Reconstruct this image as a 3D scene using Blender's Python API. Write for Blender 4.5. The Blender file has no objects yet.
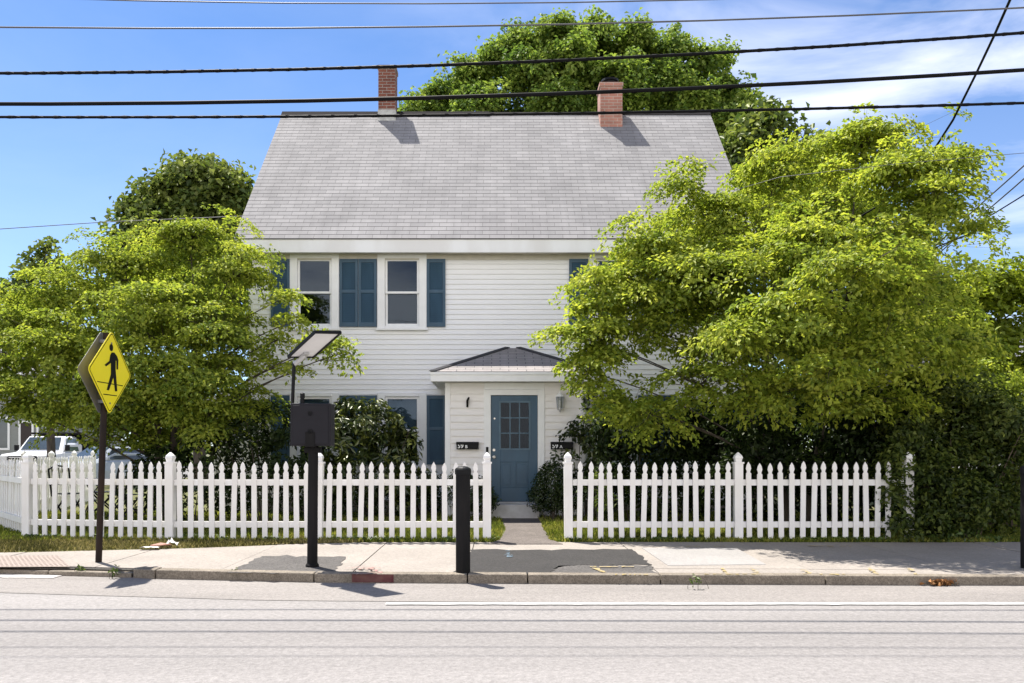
import bpy, math, random
import numpy as np
from mathutils import Vector, Matrix

R = math.radians
rng = np.random.default_rng(7)
random.seed(7)
sc = bpy.context.scene
COL = sc.collection

# ------------------------------------------------------------------ camera, sky, sun, exposure
CAM_Z, F, CX, CY = 1.42, 800.0, 497.0, 448.0
cam_d = bpy.data.cameras.new('camera')
cam = bpy.data.objects.new('camera', cam_d); COL.objects.link(cam)
cam.location = (0, 0, CAM_Z); cam.rotation_euler = (R(90), 0, 0)
cam_d.sensor_width = 36; cam_d.lens = F * 36 / 1024
cam_d.shift_x = (512 - CX) / 1024; cam_d.shift_y = (CY - 341.5) / 1024
cam_d.clip_end = 3000
sc.camera = cam

SUN = Vector((-0.30, 0.35, 1.0)).normalized()
EL = math.asin(SUN.z); AZ = math.atan2(SUN.x, SUN.y)
sun_d = bpy.data.lights.new('sun', 'SUN'); sun_d.energy = 4.6; sun_d.angle = R(0.7); sun_d.color = (1.0, 0.95, 0.87)
sun = bpy.data.objects.new('sun', sun_d); COL.objects.link(sun)
sun.rotation_euler = SUN.to_track_quat('Z', 'Y').to_euler()

world = bpy.data.worlds.new('World'); sc.world = world; world.use_nodes = True
def build_world():
    nt = world.node_tree; N = nt.nodes; L = nt.links; N.clear()
    out = N.new('ShaderNodeOutputWorld'); bg = N.new('ShaderNodeBackground'); bg.inputs[1].default_value = 0.075
    sky = N.new('ShaderNodeTexSky'); sky.sky_type = 'NISHITA'; sky.sun_disc = False
    sky.sun_elevation = EL; sky.sun_rotation = AZ
    sky.air_density = 0.9; sky.dust_density = 0.2; sky.ozone_density = 5.0; sky.altitude = 50
    tc = N.new('ShaderNodeTexCoord')
    mp = N.new('ShaderNodeMapping'); mp.inputs['Scale'].default_value = (1.6, 1.6, 4.5); mp.inputs['Rotation'].default_value = (0.2, 0.35, 0.3)
    L.new(tc.outputs['Generated'], mp.inputs[0])
    n1 = N.new('ShaderNodeTexNoise'); n1.inputs['Scale'].default_value = 1.7; n1.inputs['Detail'].default_value = 7
    n1.inputs['Roughness'].default_value = 0.56; n1.inputs['Distortion'].default_value = 0.5
    L.new(mp.outputs[0], n1.inputs['Vector'])
    rp = N.new('ShaderNodeValToRGB'); rp.color_ramp.elements[0].position = 0.45; rp.color_ramp.elements[1].position = 0.80
    L.new(n1.outputs[0], rp.inputs[0])
    # clouds gather towards +x (right) and the horizon
    sp = N.new('ShaderNodeSeparateXYZ'); L.new(tc.outputs['Generated'], sp.inputs[0])
    mr = N.new('ShaderNodeMapRange'); mr.inputs[1].default_value = -0.15; mr.inputs[2].default_value = 0.62
    mr.inputs[3].default_value = 0.03; mr.inputs[4].default_value = 0.72
    L.new(sp.outputs[0], mr.inputs[0])
    mu = N.new('ShaderNodeMath'); mu.operation = 'MULTIPLY'; L.new(rp.outputs[0], mu.inputs[0]); L.new(mr.outputs[0], mu.inputs[1])
    hz = N.new('ShaderNodeMapRange'); hz.inputs[1].default_value = 0.0; hz.inputs[2].default_value = 0.45
    hz.inputs[3].default_value = 0.12; hz.inputs[4].default_value = 0.0; L.new(sp.outputs[2], hz.inputs[0])
    ad0 = N.new('ShaderNodeMath'); ad0.operation = 'ADD'; ad0.use_clamp = True; L.new(mu.outputs[0], ad0.inputs[0]); L.new(hz.outputs[0], ad0.inputs[1])
    # unseen white cloud bank added low behind the viewer to fill the shaded walls
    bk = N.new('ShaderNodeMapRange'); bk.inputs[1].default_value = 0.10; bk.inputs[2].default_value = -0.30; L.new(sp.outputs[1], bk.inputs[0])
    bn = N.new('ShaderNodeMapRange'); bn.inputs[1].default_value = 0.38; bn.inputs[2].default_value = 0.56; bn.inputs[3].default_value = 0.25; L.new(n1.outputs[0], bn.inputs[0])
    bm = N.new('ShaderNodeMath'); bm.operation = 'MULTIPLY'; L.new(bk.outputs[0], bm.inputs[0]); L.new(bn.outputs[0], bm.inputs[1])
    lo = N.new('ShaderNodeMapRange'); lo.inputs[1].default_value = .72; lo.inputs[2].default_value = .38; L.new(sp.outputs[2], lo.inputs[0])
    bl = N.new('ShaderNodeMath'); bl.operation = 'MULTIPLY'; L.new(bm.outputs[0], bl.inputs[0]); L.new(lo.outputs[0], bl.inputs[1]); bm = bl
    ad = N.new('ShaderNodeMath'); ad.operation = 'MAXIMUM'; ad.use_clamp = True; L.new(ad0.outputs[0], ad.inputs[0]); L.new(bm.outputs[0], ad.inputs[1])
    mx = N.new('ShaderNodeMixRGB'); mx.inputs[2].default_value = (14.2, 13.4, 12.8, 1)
    tn = N.new('ShaderNodeMixRGB'); tn.blend_type = 'MULTIPLY'; tn.inputs[0].default_value = 1; tn.inputs[2].default_value = (.77, .91, 1.05, 1); L.new(sky.outputs[0], tn.inputs[1])
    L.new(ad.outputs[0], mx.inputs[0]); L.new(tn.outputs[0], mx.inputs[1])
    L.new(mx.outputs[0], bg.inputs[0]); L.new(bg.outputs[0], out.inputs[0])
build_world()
sc.view_settings.view_transform = 'Standard'; sc.view_settings.look = 'None'
sc.view_settings.gamma = 1; sc.view_settings.use_curve_mapping = False
sc.view_settings.exposure = 1.27
sc.render.engine = 'CYCLES'
sc.cycles.max_bounces = 8; sc.cycles.diffuse_bounces = 4; sc.cycles.transparent_max_bounces = 8
sc.cycles.use_denoising = True

# ------------------------------------------------------------------ materials
def new_mat(name):
    m = bpy.data.materials.new(name); m.use_nodes = True
    nt = m.node_tree; b = nt.nodes['Principled BSDF']
    return m, nt, nt.nodes, nt.links, b

def mat(name, c, rough=0.6, var=0.12, scale=6.0, spec=0.4, metal=0.0, bump=0.0, bscale=60.0, c2=None, stretch=(1, 1, 1), detail=5):
    """plain surface with wear: large blotches between c*(1-var) and c (or c -> c2), optional fine bump"""
    m, nt, N, L, b = new_mat(name)
    b.inputs['Roughness'].default_value = rough; b.inputs['Metallic'].default_value = metal
    b.inputs['Specular IOR Level'].default_value = spec
    tc = N.new('ShaderNodeTexCoord'); mp = N.new('ShaderNodeMapping'); mp.inputs['Scale'].default_value = stretch
    L.new(tc.outputs['Object'], mp.inputs[0])
    n = N.new('ShaderNodeTexNoise'); n.inputs['Scale'].default_value = scale; n.inputs['Detail'].default_value = detail
    L.new(mp.outputs[0], n.inputs['Vector'])
    r = N.new('ShaderNodeValToRGB')
    if c2 is None: c2 = tuple(x * (1 - var) for x in c)
    r.color_ramp.elements[0].position = .35; r.color_ramp.elements[1].position = .65
    r.color_ramp.elements[0].color = (*c2, 1); r.color_ramp.elements[1].color = (*c, 1)
    L.new(n.outputs[0], r.inputs[0]); L.new(r.outputs[0], b.inputs['Base Color'])
    if bump:
        n2 = N.new('ShaderNodeTexNoise'); n2.inputs['Scale'].default_value = bscale; n2.inputs['Detail'].default_value = 3
        L.new(mp.outputs[0], n2.inputs['Vector'])
        bp = N.new('ShaderNodeBump'); bp.inputs['Strength'].default_value = bump; bp.inputs['Distance'].default_value = 0.01
        L.new(n2.outputs[0], bp.inputs['Height']); L.new(bp.outputs[0], b.inputs['Normal'])
    return m

def pebble_mat(name, c, rough=0.85, speck=0.25, big=0.12, sscale=120.0, bscale=0.7, stretch=(1, 1, 1), tint=(1, 1, 1), bump=0.35):
    """asphalt and concrete: aggregate specks over slow stains"""
    m, nt, N, L, b = new_mat(name)
    b.inputs['Roughness'].default_value = rough; b.inputs['Specular IOR Level'].default_value = 0.25
    tc = N.new('ShaderNodeTexCoord'); mp = N.new('ShaderNodeMapping'); mp.inputs['Scale'].default_value = stretch
    L.new(tc.outputs['Object'], mp.inputs[0])
    big_n = N.new('ShaderNodeTexNoise'); big_n.inputs['Scale'].default_value = bscale; big_n.inputs['Detail'].default_value = 8; big_n.inputs['Roughness'].default_value = .62
    L.new(mp.outputs[0], big_n.inputs['Vector'])
    sm = N.new('ShaderNodeTexVoronoi'); sm.inputs['Scale'].default_value = sscale
    L.new(tc.outputs['Object'], sm.inputs['Vector'])
    md = N.new('ShaderNodeTexNoise'); md.inputs['Scale'].default_value = 22; md.inputs['Detail'].default_value = 6
    L.new(tc.outputs['Object'], md.inputs['Vector'])
    def mul(src, lo, hi, a=.3, bb=.7):
        r = N.new('ShaderNodeMapRange'); r.inputs[1].default_value = a; r.inputs[2].default_value = bb
        r.inputs[3].default_value = lo; r.inputs[4].default_value = hi; L.new(src, r.inputs[0]); return r.outputs[0]
    a1 = mul(big_n.outputs[0], 1 - big, 1 + big)
    a2 = mul(sm.outputs['Color'], 1 - speck, 1 + speck, 0, 1)
    a3 = mul(md.outputs[0], 1 - big * .8, 1 + big * .8)
    p = N.new('ShaderNodeMath'); p.operation = 'MULTIPLY'; L.new(a1, p.inputs[0]); L.new(a2, p.inputs[1])
    q = N.new('ShaderNodeMath'); q.operation = 'MULTIPLY'; L.new(p.outputs[0], q.inputs[0]); L.new(a3, q.inputs[1])
    mx = N.new('ShaderNodeVectorMath'); mx.operation = 'SCALE'; mx.inputs[0].default_value = c; L.new(q.outputs[0], mx.inputs['Scale'])
    L.new(mx.outputs[0], b.inputs['Base Color'])
    bp = N.new('ShaderNodeBump'); bp.inputs['Strength'].default_value = bump; bp.inputs['Distance'].default_value = .006
    L.new(sm.outputs['Distance'], bp.inputs['Height']); L.new(bp.outputs[0], b.inputs['Normal'])
    return m

def shingle_mat(name, c, c2, width=.30, row=.145, mortar=(.06, .06, .06)):
    m, nt, N, L, b = new_mat(name)
    b.inputs['Roughness'].default_value = .9; b.inputs['Specular IOR Level'].default_value = .2
    tc = N.new('ShaderNodeTexCoord')
    br = N.new('ShaderNodeTexBrick'); br.offset = .5; br.inputs['Scale'].default_value = 1
    br.inputs['Brick Width'].default_value = width; br.inputs['Row Height'].default_value = row
    br.inputs['Mortar Size'].default_value = .006; br.inputs['Mortar Smooth'].default_value = .3
    br.inputs['Bias'].default_value = 0.0
    br.inputs['Color1'].default_value = (*c, 1); br.inputs['Color2'].default_value = (*c2, 1); br.inputs['Mortar'].default_value = (*mortar, 1)
    L.new(tc.outputs['UV'], br.inputs['Vector'])
    n = N.new('ShaderNodeTexNoise'); n.inputs['Scale'].default_value = .8; n.inputs['Detail'].default_value = 7
    L.new(tc.outputs['UV'], n.inputs['Vector'])
    r = N.new('ShaderNodeMapRange'); r.inputs[1].default_value = .3; r.inputs[2].default_value = .7; r.inputs[3].default_value = .86; r.inputs[4].default_value = 1.1
    L.new(n.outputs[0], r.inputs[0])
    mp = N.new('ShaderNodeMapping'); mp.inputs['Scale'].default_value = (6, .25, 1); L.new(tc.outputs['UV'], mp.inputs[0])
    n2 = N.new('ShaderNodeTexNoise'); n2.inputs['Scale'].default_value = 1; n2.inputs['Detail'].default_value = 5; L.new(mp.outputs[0], n2.inputs['Vector'])
    r2 = N.new('ShaderNodeMapRange'); r2.inputs[1].default_value = .3; r2.inputs[2].default_value = .7; r2.inputs[3].default_value = .92; r2.inputs[4].default_value = 1.06
    L.new(n2.outputs[0], r2.inputs[0])
    n3 = N.new('ShaderNodeTexNoise'); n3.inputs['Scale'].default_value = 90; L.new(tc.outputs['UV'], n3.inputs['Vector'])
    r3 = N.new('ShaderNodeMapRange'); r3.inputs[1].default_value = .3; r3.inputs[2].default_value = .7; r3.inputs[3].default_value = .85; r3.inputs[4].default_value = 1.12
    L.new(n3.outputs[0], r3.inputs[0])
    a = N.new('ShaderNodeMath'); a.operation = 'MULTIPLY'; L.new(r.outputs[0], a.inputs[0]); L.new(r2.outputs[0], a.inputs[1])
    a2 = N.new('ShaderNodeMath'); a2.operation = 'MULTIPLY'; L.new(a.outputs[0], a2.inputs[0]); L.new(r3.outputs[0], a2.inputs[1])
    v = N.new('ShaderNodeVectorMath'); v.operation = 'SCALE'; L.new(br.outputs['Color'], v.inputs[0]); L.new(a2.outputs[0], v.inputs['Scale'])
    L.new(v.outputs[0], b.inputs['Base Color'])
    return m

def brick_mat(name, c, c2, mortar):
    m, nt, N, L, b = new_mat(name)
    b.inputs['Roughness'].default_value = .9
    tc = N.new('ShaderNodeTexCoord')
    br = N.new('ShaderNodeTexBrick'); br.inputs['Scale'].default_value = 1; br.inputs['Brick Width'].default_value = .21
    br.inputs['Row Height'].default_value = .075; br.inputs['Mortar Size'].default_value = .007
    br.inputs['Color1'].default_value = (*c, 1); br.inputs['Color2'].default_value = (*c2, 1); br.inputs['Mortar'].default_value = (*mortar, 1)
    L.new(tc.outputs['UV'], br.inputs['Vector'])
    n = N.new('ShaderNodeTexNoise'); n.inputs['Scale'].default_value = 3; n.inputs['Detail'].default_value = 5; L.new(tc.outputs['Object'], n.inputs['Vector'])
    r = N.new('ShaderNodeMapRange'); r.inputs[1].default_value = .3; r.inputs[2].default_value = .7; r.inputs[3].default_value = .75; r.inputs[4].default_value = 1.15; L.new(n.outputs[0], r.inputs[0])
    v = N.new('ShaderNodeVectorMath'); v.operation = 'SCALE'; L.new(br.outputs['Color'], v.inputs[0]); L.new(r.outputs[0], v.inputs['Scale'])
    L.new(v.outputs[0], b.inputs['Base Color'])
    bp = N.new('ShaderNodeBump'); bp.inputs['Strength'].default_value = .6; bp.inputs['Distance'].default_value = .006; bp.invert = True
    L.new(br.outputs['Fac'], bp.inputs['Height']); L.new(bp.outputs[0], b.inputs['Normal'])
    return m

def glass_mat(name, tint=(.8, .86, .86), boost=1.8):
    m = bpy.data.materials.new(name); m.use_nodes = True; nt = m.node_tree; N = nt.nodes; L = nt.links; N.clear()
    out = N.new('ShaderNodeOutputMaterial'); mx = N.new('ShaderNodeMixShader'); tr = N.new('ShaderNodeBsdfTransparent'); gl = N.new('ShaderNodeBsdfGlossy')
    tr.inputs[0].default_value = (*tint, 1); gl.inputs['Roughness'].default_value = .015; gl.inputs[0].default_value = (.72, .84, 1, 1)
    fr = N.new('ShaderNodeFresnel'); fr.inputs[0].default_value = 1.5
    tc = N.new('ShaderNodeTexCoord'); nz = N.new('ShaderNodeTexNoise'); nz.inputs['Scale'].default_value = 1.6
    bp = N.new('ShaderNodeBump'); bp.inputs['Strength'].default_value = .05; bp.inputs['Distance'].default_value = .02
    L.new(tc.outputs['Object'], nz.inputs['Vector']); L.new(nz.outputs[0], bp.inputs['Height']); L.new(bp.outputs[0], gl.inputs['Normal'])
    mu = N.new('ShaderNodeMath'); mu.operation = 'MULTIPLY'; mu.use_clamp = True; mu.inputs[1].default_value = boost
    L.new(fr.outputs[0], mu.inputs[0]); L.new(mu.outputs[0], mx.inputs[0]); L.new(tr.outputs[0], mx.inputs[1]); L.new(gl.outputs[0], mx.inputs[2]); L.new(mx.outputs[0], out.inputs[0])
    return m

def leaf_mat(name, dark, mid, light, transl=.42, gloss=.06, rough=.45):
    m = bpy.data.materials.new(name); m.use_nodes = True; nt = m.node_tree; N = nt.nodes; L = nt.links; N.clear()
    out = N.new('ShaderNodeOutputMaterial')
    at = N.new('ShaderNodeAttribute'); at.attribute_name = 'tint'
    r = N.new('ShaderNodeValToRGB'); e = r.color_ramp.elements
    e[0].position = 0; e[0].color = (*dark, 1); e[1].position = 1; e[1].color = (*light, 1)
    k = e.new(.5); k.color = (*mid, 1)
    L.new(at.outputs['Fac'], r.inputs[0])
    di = N.new('ShaderNodeBsdfDiffuse'); tr = N.new('ShaderNodeBsdfTranslucent'); gl = N.new('ShaderNodeBsdfGlossy'); gl.inputs['Roughness'].default_value = rough
    gl.inputs[0].default_value = (1, 1, .9, 1)
    L.new(r.outputs[0], di.inputs[0])
    hs = N.new('ShaderNodeMixRGB'); hs.blend_type = 'MULTIPLY'; hs.inputs[0].default_value = 1; hs.inputs[2].default_value = (1.10, 1.10, .75, 1)
    L.new(r.outputs[0], hs.inputs[1]); L.new(hs.outputs[0], tr.inputs[0])
    m1 = N.new('ShaderNodeMixShader'); m1.inputs[0].default_value = transl; L.new(di.outputs[0], m1.inputs[1]); L.new(tr.outputs[0], m1.inputs[2])
    m2 = N.new('ShaderNodeMixShader'); m2.inputs[0].default_value = gloss; L.new(m1.outputs[0], m2.inputs[1]); L.new(gl.outputs[0], m2.inputs[2])
    L.new(m2.outputs[0], out.inputs[0])
    return m

def worn_mat(name, c, under, cover=.5, scale=14):
    return mat(name, c, rough=.8, scale=scale, c2=under, spec=.2, detail=8)

MT = {}
MT['road'] = pebble_mat('old_pale_asphalt', (.205, .193, .186), speck=.15, big=.17, sscale=75, bscale=.5, stretch=(.16, 1.6, 1))
MT['side_road'] = pebble_mat('side_asphalt', (.17, .165, .16), speck=.2, big=.1)
MT['gutter'] = pebble_mat('gutter_asphalt', (.210, .193, .180), speck=.2, big=.14, sscale=80, bscale=.9, stretch=(.3, 2, 1))
MT['concrete'] = pebble_mat('sidewalk_concrete', (.255, .228, .202), speck=.14, big=.12, sscale=60, bscale=1.1)
MT['concrete_pale'] = pebble_mat('new_concrete', (.36, .335, .31), speck=.1, big=.09, sscale=60, bscale=1.4)
MT['granite'] = pebble_mat('kerb_granite', (.185, .158, .125), speck=.35, big=.2, sscale=90, bscale=3)
MT['patch_dark'] = pebble_mat('fresh_asphalt_patch', (.032, .030, .029), speck=.35, big=.15, sscale=60, bscale=2)
MT['patch_mid'] = pebble_mat('older_asphalt_patch', (.080, .074, .070), speck=.4, big=.15, sscale=60, bscale=2)
MT['path'] = pebble_mat('front_path_asphalt', (.115, .098, .088), speck=.35, big=.18, sscale=70, bscale=2)
MT['soil'] = pebble_mat('dry_soil', (.11, .085, .055), speck=.4, big=.35, sscale=50, bscale=2)
MT['lawn_base'] = mat('lawn_soil_and_turf', (.10, .12, .035), .95, scale=3, c2=(.11, .095, .05), spec=.1)
MT['ground'] = mat('far_ground', (.10, .11, .05), .95, scale=.2, c2=(.13, .12, .08), spec=.1)
MT['line'] = worn_mat('worn_white_road_paint', (.62, .62, .60), (.5, .49, .47), scale=25)
MT['line_worn'] = worn_mat('faded_white_road_paint', (.55, .53, .50), (.27, .25, .24), scale=9)
MT['yellow_paint'] = worn_mat('worn_yellow_utility_paint', (.33, .25, .085), (.26, .22, .165), scale=28)
MT['blue_paint'] = worn_mat('faint_blue_paint', (.11, .17, .22), (.075, .078, .085), scale=26)
MT['green_paint'] = worn_mat('faint_green_paint', (.255, .285, .215), (.285, .252, .215), scale=18)
MT['red_paint'] = worn_mat('faint_red_paint', (.26, .13, .12), (.285, .24, .205), scale=18)
MT['red_kerb'] = worn_mat('red_sprayed_granite', (.085, .025, .03), (.15, .075, .065), scale=7)
MT['crack'] = mat('dark_joint', (.06, .055, .045), .95)
MT['white_vinyl'] = mat('white_vinyl_siding', (.86, .86, .855), .5, var=.035, scale=2.2, stretch=(1, 1, 4))
MT['cream_clap'] = mat('cream_white_clapboard', (.85, .82, .795), .55, var=.06, scale=4, stretch=(1, 1, 5))
MT['trim'] = mat('white_trim_paint', (.85, .85, .84), .45, var=.05, scale=5)
MT['trim_grey'] = mat('weathered_fascia_paint', (.83, .84, .84), .5, c2=(.74, .735, .72), scale=2.5, stretch=(1, 1, .4))
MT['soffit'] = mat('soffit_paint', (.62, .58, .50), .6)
MT['fence'] = mat('white_vinyl_fence', (.82, .81, .80), .38, c2=(.73, .71, .67), scale=5, stretch=(1, 1, .35))
MT['blue'] = mat('slate_blue_shutter_paint', (.043, .094, .145), .5, var=.16, scale=7, stretch=(1, 1, .3))
MT['blue_door'] = mat('slate_blue_door_paint', (.036, .090, .145), .38, var=.18, scale=4, stretch=(1, 1, .4))
MT['roof'] = shingle_mat('pale_grey_shingles', (.262, .256, .258), (.215, .211, .214), mortar=(.135, .131, .132))
MT['porch_roof'] = shingle_mat('grey_porch_shingles', (.30, .275, .265), (.25, .23, .222), width=.33, row=.13, mortar=(.05, .05, .055))
MT['ridge'] = mat('dark_ridge_metal', (.02, .018, .02), .9, spec=.05)
MT['brick'] = brick_mat('red_brown_brick', (.21, .072, .045), (.14, .048, .033), (.30, .27, .24))
MT['brick_pink'] = brick_mat('pinkish_brick', (.42, .20, .15), (.34, .155, .115), (.42, .34, .29))
MT['flash'] = mat('pale_lead_flashing', (.5, .5, .48), .5, var=.3, scale=9)
MT['black'] = mat('black_powder_coat', (.006, .006, .007), .5, var=.3, spec=.18, scale=8)
MT['black_rough'] = mat('black_weathered_paint', (.006, .006, .0065), .65, spec=.12, c2=(.013, .012, .012), scale=9, stretch=(1, 1, .2))
MT['box_grey'] = mat('charcoal_cabinet_paint', (.018, .017, .021), .55, var=.15, spec=.15)
MT['rust_post'] = mat('dark_brown_post', (.014, .011, .010), .65, spec=.12, c2=(.032, .020, .014), scale=6, stretch=(1, 1, .3))
MT['rubber'] = mat('tyre_rubber', (.015, .015, .015), .8)
MT['cable'] = mat('black_cable_jacket', (.005, .005, .006), .6, spec=.12)
MT['wire'] = mat('grey_wire', (.10, .10, .105), .5)
MT['sign_yellow'] = mat('yellow_sign_sheeting', (.86, .74, .012), .35, var=.04, scale=5)
MT['sign_black'] = mat('black_sign_print', (.005, .005, .005), .5, spec=.15)
MT['alu'] = mat('grey_aluminium', (.20, .20, .21), .45, var=.15, metal=.35)
MT['alu_pale'] = mat('pale_aluminium', (.5, .5, .5), .4, metal=.5)
MT['panel_back'] = mat('white_panel_backsheet', (.86, .86, .88), .5, var=.06)
MT['solar'] = mat('dark_solar_cells', (.01, .012, .03), .1, spec=.6)
MT['brass'] = mat('worn_brass', (.55, .45, .28), .3, metal=.9)
MT['nickel'] = mat('satin_nickel', (.6, .58, .54), .3, metal=.9)
MT['glass'] = glass_mat('window_glass', (.55, .62, .68), .85)
MT['door_glass'] = glass_mat('door_glass', (.30, .32, .32), .42)
MT['lamp_glass'] = glass_mat('lantern_glass', (.85, .86, .82), 2.2)
MT['room'] = mat('dim_room_wall', (.035, .035, .04), .8)
MT['blind'] = mat('pale_roller_blind', (.42, .46, .45), .7, var=.1, scale=3)
MT['curtain'] = mat('sheer_grey_curtain', (.06, .06, .062), .8, var=.5, scale=5, stretch=(6, 1, .3))
MT['bark'] = mat('grey_brown_bark', (.085, .068, .052), .9, c2=(.045, .036, .028), scale=14, stretch=(1, 1, .25), bump=.5, bscale=40)
MT['bark_pale'] = mat('pale_dry_stems', (.17, .13, .09), .9, c2=(.09, .07, .05), scale=14)
MT['wood_dark'] = mat('dark_brown_boards', (.055, .035, .024), .8, c2=(.035, .023, .017), scale=6, stretch=(6, 6, .3))
MT['car_white'] = mat('white_car_paint', (.80, .80, .81), .22, var=.02, spec=.6)
MT['car_silver'] = mat('silver_blue_car_paint', (.40, .44, .50), .25, var=.05, spec=.6)
MT['car_glass'] = mat('tinted_car_glass', (.05, .065, .075), .06, spec=.9, var=.2, scale=1.5)
MT['car_black'] = mat('black_plastic', (.008, .008, .009), .6, spec=.15)
MT['chrome'] = mat('bright_trim', (.6, .6, .6), .25, metal=.8)
MT['lens'] = mat('headlight_lens', (.6, .6, .58), .15)
MT['grey_siding'] = mat('grey_clapboard', (.26, .27, .255), .7, var=.08)
MT['dark_door'] = mat('dark_maroon_door', (.03, .018, .018), .5)
MT['grey_roof'] = mat('grey_far_roof', (.20, .20, .21), .9, var=.2, scale=3, stretch=(1, 6, 6))
MT['paper'] = mat('white_litter_paper', (.72, .70, .68), .8, var=.1)
MT['litter_red'] = mat('faded_red_wrapper', (.34, .16, .12), .6, var=.3)
MT['dead_leaf'] = mat('dry_orange_leaf', (.32, .15, .05), .8, var=.4, scale=20)
MT['blue_muntin'] = mat('faded_blue_muntin_paint', (.085, .15, .205), .5, var=.2)
MT['step_white'] = mat('white_painted_step', (.6, .59, .58), .7, c2=(.45, .43, .41), scale=5)
MT['panel_tactile'] = pebble_mat('ribbed_pale_concrete', (.33, .315, .30), speck=.1, big=.1)
MT['tactile_red'] = mat('brick_red_tactile_plate', (.265, .215, .185), .8, var=.12, scale=14)

MT['dogwood'] = leaf_mat('dogwood_leaf', (.135, .200, .030), (.285, .352, .044), (.465, .50, .070), .54, .012)
MT['dogwood_left'] = leaf_mat('dogwood_leaf_left', (.12, .185, .030), (.265, .33, .044), (.43, .47, .068), .54, .012)
MT['maple'] = leaf_mat('maple_leaf', (.075, .135, .030), (.175, .265, .045), (.31, .39, .075), .46, .015)
MT['maple_dark'] = leaf_mat('dark_maple_leaf', (.05, .085, .022), (.11, .155, .034), (.21, .25, .055), .40, .02)
MT['lime'] = leaf_mat('pale_green_leaf', (.12, .17, .018), (.22, .28, .025), (.36, .42, .035), .5, .015)
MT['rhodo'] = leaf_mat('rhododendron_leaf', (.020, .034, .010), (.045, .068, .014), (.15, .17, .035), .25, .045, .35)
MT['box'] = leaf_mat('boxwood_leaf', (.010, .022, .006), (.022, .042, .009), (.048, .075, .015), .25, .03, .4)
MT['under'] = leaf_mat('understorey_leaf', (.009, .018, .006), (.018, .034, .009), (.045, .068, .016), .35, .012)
MT['vine'] = leaf_mat('vine_leaf', (.026, .042, .011), (.056, .086, .017), (.135, .165, .032), .40, .012)
MT['weed'] = leaf_mat('weed_leaf', (.04, .07, .014), (.07, .12, .02), (.13, .17, .03), .3, .03)
MT['grass'] = leaf_mat('grass_blade', (.09, .12, .022), (.21, .255, .038), (.42, .40, .10), .45, .01)
MT['grass_dry'] = leaf_mat('dry_grass_blade', (.06, .06, .022), (.18, .165, .06), (.42, .35, .17), .35, .01)

# ------------------------------------------------------------------ geometry helpers
ORG = {}
def at(px, py, d):
    return Vector(((px - CX) * d / F, d, CAM_Z + (CY - py) * d / F))
def gp(px, py, z=0.09):
    d = (CAM_Z - z) * F / (py - CY)
    return Vector(((px - CX) * d / F, d, z))

class M:
    def __init__(s): s.v = []; s.f = []; s.uv = {}
    def add(s, vs, fs):
        o = len(s.v); s.v += [Vector(p) for p in vs]; s.f += [tuple(i + o for i in f) for f in fs]; return o
    def quad(s, a, b, c, d, uv=None):
        o = s.add([a, b, c, d], [(0, 1, 2, 3)])
        if uv: s.uv[len(s.f) - 1] = uv
    def poly(s, pts): s.add(pts, [tuple(range(len(pts)))])
    def box(s, x0, x1, y0, y1, z0, z1, mtx=None):
        vs = [Vector(p) for p in ((x0, y0, z0), (x1, y0, z0), (x1, y1, z0), (x0, y1, z0), (x0, y0, z1), (x1, y0, z1), (x1, y1, z1), (x0, y1, z1))]
        if mtx: vs = [mtx @ v for v in vs]
        s.add(vs, [(3, 2, 1, 0), (4, 5, 6, 7), (0, 1, 5, 4), (1, 2, 6, 5), (2, 3, 7, 6), (3, 0, 4, 7)])
    def prism(s, pts, off):
        n = len(pts); off = Vector(off); a = [Vector(p) for p in pts]
        s.add(a + [p + off for p in a], [tuple(range(n)), tuple(range(2 * n - 1, n - 1, -1))] + [(i, n + i, n + (i + 1) % n, (i + 1) % n) for i in range(n)])
    def tube(s, pts, rad, n=8, cap=True):
        pts = [Vector(p) for p in pts]; k = len(pts)
        if not hasattr(rad, '__len__'): rad = [rad] * k
        o = len(s.v); prev = None
        for i, p in enumerate(pts):
            t = (pts[min(i + 1, k - 1)] - pts[max(i - 1, 0)]).normalized()
            if prev is None:
                ref = Vector((0, 0, 1)) if abs(t.z) < .9 else Vector((1, 0, 0)); u = t.cross(ref).normalized()
            else:
                u = (prev - t * prev.dot(t)); u = u.normalized() if u.length > 1e-6 else t.orthogonal().normalized()
            prev = u; w = t.cross(u)
            for j in range(n):
                a = 2 * math.pi * j / n; s.v.append(p + (u * math.cos(a) + w * math.sin(a)) * rad[i])
        for i in range(k - 1):
            for j in range(n):
                s.f.append((o + i * n + j, o + i * n + (j + 1) % n, o + (i + 1) * n + (j + 1) % n, o + (i + 1) * n + j))
        if cap:
            s.f.append(tuple(o + j for j in reversed(range(n)))); s.f.append(tuple(o + (k - 1) * n + j for j in range(n)))
    def lathe(s, prof, c, n=20):
        o = len(s.v); c = Vector(c)
        for r, z in prof:
            for j in range(n):
                a = 2 * math.pi * j / n; s.v.append(c + Vector((r * math.cos(a), r * math.sin(a), z)))
        for i in range(len(prof) - 1):
            for j in range(n):
                s.f.append((o + i * n + j, o + i * n + (j + 1) % n, o + (i + 1) * n + (j + 1) % n, o + (i + 1) * n + j))
        s.f.append(tuple(o + j for j in reversed(range(n)))); s.f.append(tuple(o + (len(prof) - 1) * n + j for j in range(n)))
    def disc(s, c, axis, r, h, n=20):
        c = Vector(c); a = Vector(axis).normalized(); s.tube([c, c + a * h], r, n)

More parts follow.
